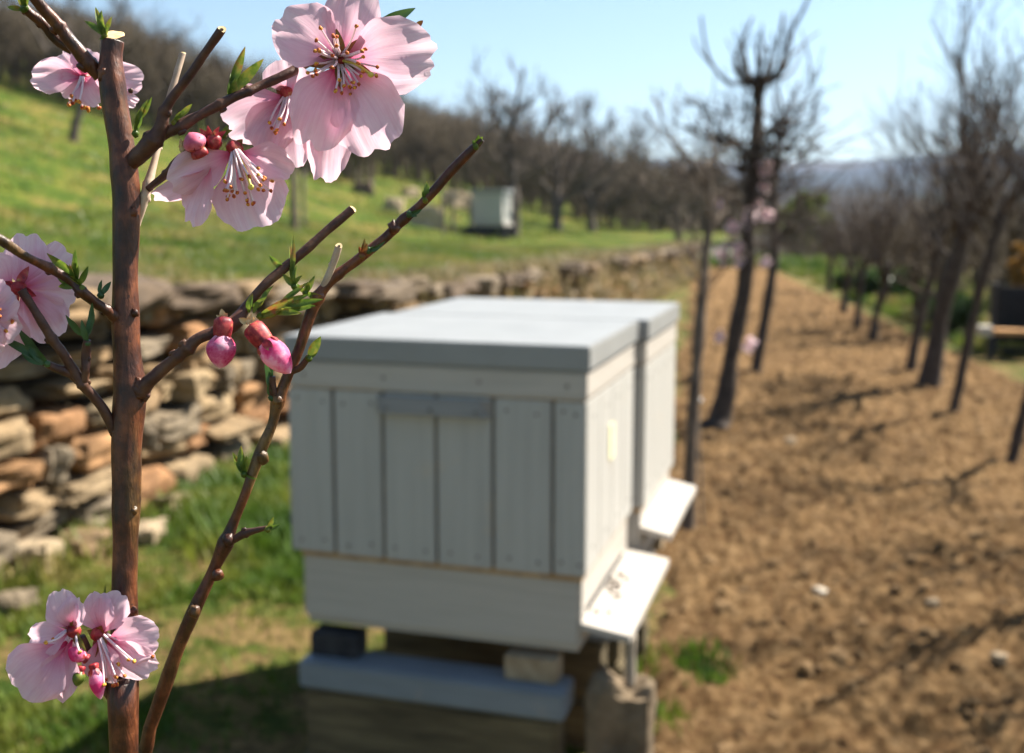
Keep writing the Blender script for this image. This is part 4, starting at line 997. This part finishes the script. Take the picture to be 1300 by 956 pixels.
branch('branch', [(172, 285, 12, 3), (180, 262, 12, 2), (187, 238, 12, 2), (196, 205, 9, 4), (205, 165, 8, 7), (214, 128, 8, 9), (224, 95, 8, 10), (232, 68, 8, 11)], seed=15, nodes=(.22, .3, .5), m=M_DRY, cut=.1)
branch('branch', [(188, 240, 9, 1), (200, 230, 9, 0), (214, 218, 10, -2), (228, 203, 13, -3), (245, 195, 12, -3), (262, 186, 10, -2), (276, 180, 9, 0)], seed=16, nodes=(.3, .62), m=M_TWIG)
branch('branch', [(157, 408, 14, 0), (147, 402, 17, -2), (135, 393, 13, -4), (122, 385, 12, -6), (106, 372, 14, -9), (90, 357, 12, -10), (74, 347, 12, -12), (60, 339, 13, -14), (45, 332, 11, -16), (25, 321, 12, -20), (0, 304, 13, -24), (-30, 290, 13, -28)], seed=17, nodes=(.18, .38, .62))
branch('branch', [(152, 560, 12, 0), (145, 547, 14, -1), (133, 522, 13, -3), (118, 503, 12, -5), (105, 488, 13, -7), (93, 470, 13, -8), (80, 448, 12, -10), (66, 430, 12, -11), (50, 404, 11, -13), (38, 385, 11, -14), (27, 368, 12, -15)], seed=18, nodes=(.4, .7), m=M_TWIG)
branch('branch', [(106, 490, 11, -7), (109, 470, 10, -8), (109, 450, 12, -8), (111, 432, 10, -9)], seed=19, nodes=(.6,), m=M_TWIG)
branch('branch', [(102, 486, 11, -6), (88, 474, 11, -8), (72, 468, 11, -10), (56, 460, 8, -12)], seed=20, nodes=(.5,), m=M_TWIG)
branch('branch', [(166, 508, 16, 0), (178, 496, 22, -1), (190, 484, 18, -2), (206, 469, 16, -2), (222, 456, 15, -2), (238, 442, 17, -2), (252, 430, 14, -2), (272, 422, 16, -1), (298, 410, 19, 0), (314, 388, 13, 2), (334, 364, 12, 3), (360, 341, 12, 5), (385, 320, 12, 6), (415, 293, 11, 8), (447, 266, 11, 10)], cut=.1, seed=21, nodes=(.08, .3, .36, .55), m=M_TWIG)
# second stem on the right, rises from the same base
top2 = [(190, 925, 17, 14), (211, 866, 17, 12), (228, 818, 16, 11), (248, 772, 17, 10), (267, 732, 15, 10), (286, 690, 18, 9), (297, 662, 14, 9), (312, 625, 13, 8), (329, 577, 15, 8), (345, 540, 13, 8), (352, 512, 16, 8), (366, 475, 14, 8), (381, 440, 13, 8), (392, 405, 15, 8), (402, 380, 16, 8), (415, 362, 13, 8), (432, 346, 12, 8), (450, 333, 12, 8), (470, 317, 12, 8), (490, 301, 12, 8), (510, 281, 12, 8), (533, 261, 12, 7), (552, 241, 13, 6), (572, 218, 12, 5), (592, 197, 11, 4), (612, 177, 7, 3)]
W2, R2 = fpath(top2, 0, 6)
low2 = spline([(rootp.x+.006, rootp.y+.003, .08, .006), (rootp.x+.02, rootp.y+.012, .3, .0045), (W2[0].x-.012, W2[0].y+.004, W2[0].z-.1, .003), tuple(W2[0])+(R2[0],)], 8)[:-1]
R2 = [r*(1+sum(.25*math.exp(-((i/len(R2)-nn)/.01)**2) for nn in (.2, .4, .56, .63, .8))) for i, r in enumerate(R2)]
mb = MB(); mb.tube([Vector(q[:3]) for q in low2]+W2, [q[3] for q in low2]+R2, 16, True, .2, 6); 
for (nx, ny) in [(290, 686), (276, 730), (246, 776), (333, 580), (352, 508), (402, 378), (500, 290)]: mb.blob(P(nx, ny, S+.007), 8*U, 7*U, 9*U, None, 8, 6, .6, nx)
mb.build('side_stem', M_BARK, PT)
branch('twig', [(410, 368, 11, 8), (417, 350, 9, 7), (424, 332, 9, 6), (430, 313, 9, 5)], cut=.1, seed=23, m=M_DRY, nodes=(.6,))
branch('twig', [(286, 690, 12, 9), (298, 684, 10, 8), (312, 677, 11, 7), (330, 672, 7, 6), (346, 668, 4, 5)], seed=24, m=M_TWIG, nodes=(.5,))
branch('twig', [(351, 510, 12, 8), (347, 496, 10, 7), (346, 478, 8, 6)], seed=25, m=M_TWIG)
branch('twig', [(372, 470, 10, 8), (382, 466, 9, 7), (392, 452, 6, 6)], seed=26, m=M_TWIG)

CR = CM.to_3x3(); CX = CR @ Vector((1, 0, 0)); CY = CR @ Vector((0, 1, 0)); CZ = CR @ Vector((0, 0, 1))
def V(dx, dy, dz=0): return CX*dx + CY*(-dy) + CZ*dz      # pixel-like offsets, dz toward the camera
# ---- leaves
def leaf(mb, c, tip, w, nrm, fold=.35, curl=.1, nv=8):
    """c,tip world; w width in m"""
    L = tip-c; ln = L.length; l = L.normalized(); s = l.cross(nrm).normalized(); n = s.cross(l); vs = []
    for i in range(nv+1):
        v = i/nv; ww = w*.5*math.sin(PI*min(1, v*.94+.05))**.8*(1-.25*v); 
        for u in (-1, -.5, 0, .5, 1):
            vs.append(c + l*ln*v + s*u*ww + n*(abs(u)*ww*fold + math.sin(v*PI)*ln*curl + .08*ww*math.sin(v*14+u*3)))
    mb.add(vs, [(i*5+j, i*5+j+1, (i+1)*5+j+1, (i+1)*5+j) for i in range(nv) for j in range(4)])
def shoot(px, py, leaves, dep=0, m=M_LEAF, name='leaf_shoot', scale=1.0):
    """leaves: (dx,dy,width px,dz)"""
    mb = MB(); d = S+dep/1000; c = P(px, py, d); u = d/F; rn = random.Random(int(px*3+py))
    for (dx, dy, w, dz, *o) in leaves:
        ox, oy = o if o else (0, 0)
        c2 = c + V(ox, oy, 0)*u
        leaf(mb, c2, c + V(dx, dy, dz)*u, w*u, (V(rn.uniform(-.6, .6), rn.uniform(-.6, .6), 1)).normalized(), rn.uniform(.2, .8), rn.uniform(-.1, .15))
    M = Matrix((CX, CY, CZ)).transposed(); mb.blob(c, 4.5*u, 5*u, 4.5*u, M, 8, 6, .3, px)
    o = mb.build(name, m, PT); return o
shoot(133, 46, [(-24, -18, 9, 4), (-12, -37, 9, 0, -3, -6), (-8, -22, 8, 6), (-3, -32, 10, 3, 1, -4), (8, -26, 10, -3), (4, -14, 9, 3), (-5, 6, 5, 5)], -2)
shoot(30, 12, [(-21, -3, 8, 0), (-12, 1, 6, 3)], -6)
shoot(32, 10, [(-6, -30, 10, 0), (6, -26, 9, 3), (-12, -18, 9, -4), (-2, -14, 8, 5)], -6)
shoot(172, 170, [(3, -16, 7, 2), (8, -32, 10, 4, 2, -6), (16, -44, 9, 0, 4, -12), (22, -46, 7, 4, 8, -20)], -2)
shoot(222, 156, [(8, -14, 8, 3), (22, -24, 9, 0, 5, -6), (6, -8, 7, 4)], -5)
shoot(290, 124, [(2, -32, 7, -4), (22, -64, 13, 3, 2, -8), (44, -50, 16, -3, 4, -6), (12, -26, 10, 6), (6, -38, 9, -8)], 0)
shoot(104, 366, [(-42, -44, 17, 6), (-36, -22, 15, -5), (-8, -50, 12, 0, -10, -14), (-6, -38, 12, 6, -8, -4), (10, -28, 9, 5, -4, -4), (-22, -18, 14, 8), (-30, -2, 12, 0, -6, -6), (-12, -30, 9, 9, -8, -2)], -10)
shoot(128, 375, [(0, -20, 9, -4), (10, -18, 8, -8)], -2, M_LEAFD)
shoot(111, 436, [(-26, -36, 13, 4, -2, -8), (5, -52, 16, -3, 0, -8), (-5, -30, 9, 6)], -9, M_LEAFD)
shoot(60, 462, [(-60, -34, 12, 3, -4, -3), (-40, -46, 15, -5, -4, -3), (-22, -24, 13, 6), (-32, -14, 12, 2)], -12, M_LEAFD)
shoot(330, 402, [(-8, -30, 10, 4, -14, -5), (10, -24, 13, 6, -8, -4), (36, -18, 16, 3), (62, -28, 12, 0, 10, -10), (70, -14, 15, -4, 12, -6), (54, -4, 11, 5, 16, -5), (28, -8, 13, 8), (16, -40, 8, -6, 0, -12), (80, -22, 10, 0, 30, -14), (60, -44, 9, -5, 26, -18)], 1)
shoot(374, 364, [(-2, -66, 8, 2, -4, -12), (-7, -52, 8, -6, -4, -8), (-32, -40, 10, 3, -10, -18), (4, -26, 8, 6), (10, -14, 8, 2), (-14, -16, 9, 5)], 5)
shoot(388, 372, [(12, -22, 8, 3), (4, -14, 9, 5), (-12, -12, 8, 0), (22, 4, 9, 3)], 7)
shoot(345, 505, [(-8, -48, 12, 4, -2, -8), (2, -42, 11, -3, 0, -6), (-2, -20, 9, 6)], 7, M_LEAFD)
shoot(392, 455, [(16, -28, 14, 4, 0, -4), (12, -14, 9, -4)], 6)
shoot(310, 602, [(-14, -28, 9, 3), (-4, -36, 12, 0), (4, -24, 9, 6), (-10, -16, 8, 5), (18, 6, 4, 3)], 7)
shoot(340, 672, [(8, -16, 7, 3), (16, -6, 6, 0)], 5)
shoot(460, 325, [(3, -22, 7, 2), (7, -16, 7, 5), (-4, -12, 6, 2)], 7, M_SEPAL)
shoot(468, 318, [(14, -2, 8, 3), (22, -12, 6, 3)], 7, M_LEAFD)
shoot(540, 254, [(2, -24, 8, 2), (5, -16, 7, 5), (-3, -12, 6, 3)], 6)
shoot(604, 186, [(9, -12, 9, 3), (4, -14, 7, 5), (-4, -8, 6, 2)], 3)
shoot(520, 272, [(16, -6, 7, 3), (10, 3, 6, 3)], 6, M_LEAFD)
shoot(445, 62, [(40, -40, 16, -20, 20, -18), (81, -56, 19, -14, 24, -22)], 12, M_LEAFD)
shoot(505, 50, [(32, -24, 8, 0, 22, -16)], 12, M_SEPAL)
shoot(284, 172, [(6, -12, 9, 4), (12, -6, 8, 3)], 2)
shoot(122, 838, [(12, -96, 9, 0, 2, -20), (7, -70, 7, 4, 2, -16), (3, -40, 9, 4)], -4)

# ---- flowers
def petal(par, c, tip, w, u, seed, nrm=(0, 0, 1), cup=.25, bend=.10, ruf=1.0, notch=.06, m=M_PETAL):
    """c world, tip/nrm pixel vectors, w pixels, u metre per px"""
    rn = random.Random(seed); L = V(*tip)*u; ln = L.length; l = L.normalized(); nn = V(*nrm).normalized(); s = l.cross(nn).normalized(); n = s.cross(l)
    NU, NV = 18, 18; vs = []; uv = []; so = Vector((seed*1.37, seed*.71, 0))
    for i in range(NV+1):
        v = i/NV
        prof = .06 + .94*sm(0.0, .70, v)**1.02
        for j in range(NU+1):
            t = j/NU*2-1
            edge = 1 - .34*abs(t)**2.6 - notch*math.exp(-((t-.1)/.16)**2) + .035*ruf*noise.noise(Vector((t*2.8, 0, 0))+so) + .03*ruf*noise.noise(Vector((t*8, 3, 0))+so)
            sidee = 1 + .05*ruf*noise.noise(Vector((v*3.5, math.copysign(5, t), 0))+so)
            hw = w*u*.5*prof*sidee
            y = v*ln*edge
            rr = noise.noise(Vector((t*1.6, v*1.7, 0))+so)*.11*ln*v*ruf + noise.noise(Vector((t*3.6, v*2.6, 8))+so)*.078*ln*v*v*ruf + .02*ln*math.sin(t*11+seed)*v**4*ruf
            z = bend*ln*math.sin(v*PI*.9) + cup*(t*t)*hw*(1.0-.3*v) + rr - .05*ln*v**6*ruf
            vs.append(c + l*y + s*t*hw + n*z); uv.append((j/NU, v))
    mb = MB(); mb.add(vs, [(i*(NU+1)+j, i*(NU+1)+j+1, (i+1)*(NU+1)+j+1, (i+1)*(NU+1)+j) for i in range(NV) for j in range(NU)], uv)
    return mb.build('petal', m, par)
def blossom(cx, cy, dep, petals, stamens=0, sdir=(0, 0, 1), slen=50, sspread=.9, sepals=(), pistil=None, seed=1, cal=9, calofs=(0, 0, -6), back=False):
    d = S+dep/1000; u = d/F; c = P(cx, cy, d); rn = random.Random(seed)
    M = Matrix((CX, CY, CZ)).transposed()
    mb = MB(); mb.blob(c+V(*calofs)*u, cal*u, cal*u, cal*u*1.1, M, 12, 9, .25, seed)
    mb.cm = 1
    for (dx, dy, dz, w) in sepals: leaf(mb, c+V(calofs[0], calofs[1], calofs[2])*u*.6, c+V(dx, dy, dz)*u, w*u, V(0, 0, 1), .3, .06)
    B = mb.build('blossom', [M_CALYX, M_SEPAL if not back else M_CALYX], PT)
    for k, p in enumerate(petals):
        tip, w = p[0], p[1]; kw = p[2] if len(p) > 2 else {}
        o = kw.pop('o', (0, 0, 0)); petal(B, c+V(*o)*u, tip, w, u, seed*20+k, **kw)
    if stamens:
        fm = MB(); am = MB(); ax = V(*sdir).normalized(); a = ax.cross(CY).normalized(); b = ax.cross(a)
        for k in range(stamens):
            an = rn.uniform(0, 2*PI); sp = sspread*math.sqrt(rn.uniform(.03, 1)); dirn = (ax*math.cos(sp) + (a*math.cos(an)+b*math.sin(an))*math.sin(sp)).normalized()
            ln = slen*rn.uniform(.65, 1.1)*u; p0 = c+(a*math.cos(an)+b*math.sin(an))*5*u; p2 = p0+dirn*ln; p1 = p0.lerp(p2, .5)+ax*ln*.07+V(rn.uniform(-2, 2), rn.uniform(-2, 2), 0)*u
            sp_ = spline([tuple(p0), tuple(p1), tuple(p2)], 4); fm.tube(sp_, [lerp(1.7, 1.2, i/(len(sp_)-1))*u for i in range(len(sp_))], 6)
            Ma = Euler((rn.uniform(0, 3), rn.uniform(0, 3), 0)).to_matrix(); am.blob(p2, 2.4*u, 3.3*u, 2.4*u, Ma, 8, 6, .3, k)
        fm.build('stamens', M_FIL, B); am.build('anthers', M_ANTH, B)
    if pistil:
        pm = MB(); p2 = c+V(*pistil)*u; sp_ = spline([tuple(c), tuple(c.lerp(p2, .5)+V(2, -2, 2)*u), tuple(p2)], 5); pm.tube(sp_, [1.9*u]*len(sp_), 7); pm.blob(p2, 4*u, 4*u, 4*u, None, 8, 6, .2, 1); pm.build('pistil', M_PIST, B)
    return B
# large open blossom
B1 = blossom(432, 76, 0, [
    ((-76, -48, 22), 84, dict(cup=.30, bend=.02, seed=0) if 0 else dict(cup=.28, bend=.06, nrm=(.2, 0, 1))),
    ((28, -96, 6), 70, dict(cup=.25, bend=.05, nrm=(0, .15, 1))),
    ((122, -6, 10), 96, dict(cup=.18, bend=.08, nrm=(0, .25, 1), ruf=1.1)),
    ((50, 114, 14), 104, dict(cup=.22, bend=.10, nrm=(-.1, -.1, 1), o=(2, 4, -2), ruf=1.1)),
    ((-28, 112, 26), 84, dict(cup=.35, bend=.06, nrm=(.3, 0, 1), o=(-4, 6, 3)))],
    stamens=34, sdir=(.35, .42, 1), slen=62, sspread=.85, sepals=[(-38, 12, 18, 22), (3, 42, 20, 15), (-3, -36, 12, 19), (40, -26, 14, 18), (44, 22, 14, 14)], pistil=(42, 25, 26), seed=3, cal=10)
petal(B1, P(425, 110, S+.006), (-14, 122, -4), 62, U, 91, cup=.3, bend=.04, ruf=1.2, notch=.02)
# second blossom, half behind the first
blossom(366, 122, 9, [
    ((-76, 46, 10), 74, dict(cup=.3, bend=.1, nrm=(0, .2, 1))),
    ((2, -40, 22), 58, dict(cup=.3, bend=.05)),
    ((-30, 74, 20), 64, dict(cup=.35, bend=.05, ruf=1.2)),
    ((6, 92, 2), 62, dict(cup=.3, bend=.05)),
    ((50, -10, -10), 50, dict())],
    stamens=12, sdir=(-.15, 1, .4), slen=58, sspread=.4, sepals=[(-14, -12, 8, 18), (-8, 14, 6, 12), (4, 26, 4, 12)], seed=5, cal=9, calofs=(-2, -4, 2))
# third blossom facing down
blossom(299, 192, -1, [
    ((-76, 50, 22), 60, dict(cup=-.2, bend=-.04, nrm=(.5, .5, 1), ruf=.7)),
    ((-84, 46, -4), 42, dict(cup=.2, bend=.08, nrm=(.2, 1, .5), o=(-24, 14, -4), ruf=.6)),
    ((-30, 84, -6), 44, dict(cup=.3, bend=.05, nrm=(-.3, .1, 1), o=(-30, 10, 0))),
    ((32, 92, -16), 96, dict(cup=.35, bend=-.12, nrm=(0, -.4, 1), o=(-2, 4, -4), ruf=1.2)),
    ((68, 24, -14), 52, dict(cup=.2, bend=.05, nrm=(-.1, -.5, 1), o=(2, 0, -4), ruf=1.0))],
    stamens=26, sdir=(.45, 1, .25), slen=66, sspread=.6, sepals=[(-14, -8, -4, 12), (8, -16, -4, 12)], pistil=(24, 48, 18), seed=7, cal=11, calofs=(-3, -5, -5))
# blossom behind the stem, top left
blossom(106, 98, 26, [
    ((-62, 4, 12), 44, dict(cup=.5, bend=.12)), ((-32, -32, -4), 40, dict(cup=.3)), ((10, -36, -4), 40, dict(cup=.3)), ((-26, 24, 8), 36, dict(cup=.3)), ((26, 36, 10), 40, dict(cup=.4)), ((70, -2, -8), 44, dict(cup=.3, o=(4, 2, -3))), ((62, 30, -8), 26, dict(o=(4, 2, -3)))],
    stamens=12, sdir=(-.2, 1, -.1), slen=42, sspread=.7, seed=9, cal=8)
# blossom seen from behind at the left edge
blossom(22, 366, -12, [
    ((-4, -76, -20), 62, dict(cup=-.3, bend=-.1, o=(0, 0, -6))), ((50, -56, -26), 62, dict(cup=-.3, bend=-.1, o=(0, 0, -6))), ((60, 22, -20), 82, dict(cup=-.35, bend=-.12, o=(0, 0, -6), ruf=1.2)),
    ((38, 66, -14), 68, dict(cup=-.3, bend=-.1, o=(0, 0, -6), ruf=1.2)), ((-30, 88, 8), 78, dict(cup=-.3, bend=-.05, o=(-10, 10, 0))), ((-48, -24, 10), 72, dict(cup=-.3, bend=-.05, o=(-4, 2, 2)))],
    stamens=8, sdir=(-.2, .8, -.6), slen=44, sspread=.6, sepals=[(14, -28, -2, 14), (24, 10, 0, 14), (-4, 30, 2, 13), (-16, -8, 4, 12)], seed=11, cal=10, calofs=(2, 0, 0), back=True)
# cluster at the bottom left
blossom(92, 800, -14, [
    ((-14, -54, 10), 42, dict(cup=.5, bend=.1)), ((10, -46, 16), 34, dict(cup=.5, bend=.08)), ((-54, 14, 4), 44, dict(cup=.4, bend=.1)), ((-58, 62, 12), 80, dict(cup=.3, bend=.08, o=(-6, 14, 2), ruf=.8)), ((-22, 78, 4), 50, dict(cup=.3, o=(0, 12, 0)))],
    stamens=6, sdir=(-.2, .8, .6), slen=36, sspread=.7, sepals=[(14, 12, 8, 12), (-10, -20, 8, 12), (10, -18, 10, 12), (20, 26, 6, 12)], seed=13, cal=9, calofs=(2, 0, 2))
blossom(128, 806, -8, [
    ((-2, -56, 4), 44, dict(cup=.4, bend=.1)), ((24, -54, -4), 44, dict(cup=.4, bend=.1)), ((66, 0, -6), 62, dict(cup=.4, bend=.1, o=(6, 6, -4))), ((60, 46, -8), 52, dict(cup=.4, o=(4, 6, -4))), ((10, 62, 4), 48, dict(cup=.4))],
    stamens=14, sdir=(.6, .8, .1), slen=62, sspread=.5, sepals=[(-14, -8, 8, 13), (12, 14, 8, 13), (4, -14, 8, 13), (-4, 26, 8, 12)], seed=15, cal=10, calofs=(-3, -2, 0))
branch('twig', [(156, 905, 10, 0), (136, 880, 9, -3), (120, 850, 9, -6), (110, 822, 10, -9), (104, 808, 9, -11)], seed=31, m=M_TWIG, nodes=(.5,))
blossom(70, 838, -6, [
    ((-46, 10, 8), 46, dict(cup=.4, bend=.1)), ((-20, 44, 6), 44, dict(cup=.4, bend=.1)), ((20, 40, 4), 40, dict(cup=.4)), ((-30, -30, -4), 36, dict(cup=.4)), ((14, -36, -6), 32, dict(cup=.4))],
    stamens=10, sdir=(-.2, .7, .8), slen=32, sspread=.8, sepals=[(12, -10, 6, 12), (10, 12, 6, 12)], seed=17, cal=9, calofs=(2, 0, -4))
blossom(-14, 402, -16, [
    ((34, -34, 10), 52, dict(cup=.4, bend=.1)), ((40, 24, 6), 50, dict(cup=.4, bend=.1)), ((6, 50, 4), 46, dict(cup=.4)), ((-20, -30, -4), 46, dict(cup=.4)), ((10, -50, 0), 46, dict(cup=.3))],
    stamens=10, sdir=(.4, .5, .8), slen=34, sspread=.8, seed=19, cal=8)
# closed buds
def bud(px, py, tip, wb, cl, wc, dep, seed, mp=M_BUD):
    """base px, tip offset px, petal width, calyx length, calyx width"""
    d = S+dep/1000; u = d/F; c = P(px, py, d); ax = V(*tip); ln = ax.length*u; ax.normalize(); a = ax.cross(CZ).normalized(); b = ax.cross(a); M = Matrix((a, b, ax)).transposed()
    mb = MB(); n = 16; prof = [(0, .25), (.06, .75), (.2, 1.0), (.5, 1.02), (.8, .93), (.92, .85), (1.0, .7)]
    vs = []
    for (h, w) in prof:
        for j in range(n):
            an = 2*PI*j/n; rr = w*wc*.5*u*(1+.09*math.cos(5*an+seed)); vs.append(c+(a*math.cos(an)+b*math.sin(an))*rr+ax*h*cl*u)
    mb.add(vs, [(i*n+j, i*n+(j+1) % n, (i+1)*n+(j+1) % n, (i+1)*n+j) for i in range(len(prof)-1) for j in range(n)]+[tuple(range(n))[::-1]])
    for k in range(5):
        an = 2*PI*k/5+seed; o = (a*math.cos(an)+b*math.sin(an)); leaf(mb, c+o*wc*.42*u+ax*cl*.8*u, c+o*wb*.49*u+ax*(cl+wb*.42)*u, wc*.5*u, o, .0, .05)
    B = mb.build('flower_bud', M_CALYX, PT)
    pm = MB(); L = ln-cl*.7*u; p0 = c+ax*cl*.7*u; n = 22; m_ = 16; vs = []
    for i in range(m_+1):
        h = i/m_; w = math.sin(PI*min(1, (h*.90+.1)))**.62*(1 if h < .55 else 1-.12*((h-.55)/.45)); w *= (.8+.2*sm(0, .4, h))
        for j in range(n):
            an = 2*PI*j/n; sw = an+h*1.5; rr = w*wb*.5*u*(1+.06*abs(math.sin(1.5*sw+seed))+.02*noise.noise(Vector((math.cos(an)*2, math.sin(an)*2, h*4+seed))))
            vs.append(p0+(a*math.cos(an)+b*math.sin(an))*rr+ax*h*L)
    pm.add(vs, [(i*n+j, i*n+(j+1) % n, (i+1)*n+(j+1) % n, (i+1)*n+j) for i in range(m_) for j in range(n)]+[tuple(range(m_*n, (m_+1)*n))])
    pm.build('bud_petals', mp, B)
bud(285, 402, (-5, 66, 4), 36, 30, 24, -3, 1)
bud(318, 412, (52, 62, 6), 34, 34, 27, -4, 2)
bud(257, 200, (-14, -30, 10), 29, 12, 22, -5, 3, noisy('tight_bud', [(0, (.42, .03, .08)), (1, (.7, .22, .32))], 300, .5))
# opened calyx with orange rim beside the tight bud
d = S-.003; u = d/F; c = P(270, 180, d); mb = MB(); rn = random.Random(6)
mb.blob(c, 12*u, 10*u, 12*u, Matrix((CX, CY, CZ)).transposed(), 12, 9, .3, 5)
for k in range(7):
    a = k*PI*2/7; leaf(mb, c, c+V(math.cos(a)*17, -14-5*math.sin(a), 10*math.sin(a))*u, 9*u, V(0, 0, 1), .4, .1)
mb.build('spent_bud', M_CALYX, PT)
shoot(232, 190, [(-2, -14, 8, 3), (4, -13, 7, 5), (0, -8, 8, 6)], -3, M_CUT, 'bud_scale')
shoot(284, 404, [(-2, -12, 9, 3), (6, -6, 9, 5), (-8, -4, 8, 6)], -2, M_CUT, 'bud_scale')
shoot(316, 408, [(-12, -4, 10, 3), (4, -10, 10, 5), (14, -2, 9, 6), (6, 8, 9, 8)], -3, M_CUT, 'bud_scale')
bud(112, 838, (-22, -16, 8), 20, 6, 12, -14, 4); bud(118, 842, (12, 44, 6), 18, 8, 12, -13, 5); bud(104, 845, (-4, 24, 8), 15, 8, 10, -15, 6, M_LEAF)

# ------------------------------------------------------------------ haze, light, world
mb = MB(); mb.box((0, 1130, 90), 3100, 1250, 110, None, 0)
hz = bpy.data.materials.new('haze'); hz.use_nodes = True; nt = hz.node_tree; nt.nodes.clear()
o_ = nt.nodes.new('ShaderNodeOutputMaterial'); pv = nt.nodes.new('ShaderNodeVolumePrincipled'); pv.inputs['Color'].default_value = (.50, .66, .98, 1); pv.inputs['Density'].default_value = .00030; pv.inputs['Anisotropy'].default_value = .2
nt.links.new(pv.outputs[0], o_.inputs['Volume'])
haze = mb.build('haze', hz, smooth=False); tag(haze, kind='stuff')
SUN_AZ = math.radians(61); SUN_EL = math.radians(48)   # azimuth to the right of the view direction (+y)
sd = Vector((math.sin(SUN_AZ)*math.cos(SUN_EL), math.cos(SUN_AZ)*math.cos(SUN_EL), math.sin(SUN_EL)))
ld = bpy.data.lights.new('sun', 'SUN'); ld.energy = 5.0; ld.angle = math.radians(.5); ld.color = (1, .94, .83)
lo = bpy.data.objects.new('sun', ld); C.objects.link(lo); lo.rotation_euler = sd.to_track_quat('Z', 'Y').to_euler(); lo.location = (5, 3, 6)
w = bpy.data.worlds.new('World'); SC.world = w; w.use_nodes = True; nt = w.node_tree
sky = nt.nodes.new('ShaderNodeTexSky'); sky.sky_type = 'NISHITA'; sky.sun_disc = False; sky.sun_elevation = SUN_EL; sky.sun_rotation = SUN_AZ
sky.air_density = 1.0; sky.dust_density = .7; sky.ozone_density = .7; sky.altitude = 200
bg = nt.nodes['Background']; nt.links.new(mixc(nt, 1.0, sky.outputs[0], (.93, 1.03, 1.0), 'MULTIPLY'), bg.inputs[0]); bg.inputs[1].default_value = .050
SC.view_settings.view_transform = 'Standard'; SC.view_settings.look = 'None'; SC.view_settings.gamma = 1; SC.view_settings.exposure = 1.65
SC.render.engine = 'CYCLES'; SC.cycles.use_denoising = True
SC.cycles.max_bounces = 6; SC.cycles.volume_bounces = 0; SC.cycles.transparent_max_bounces = 8
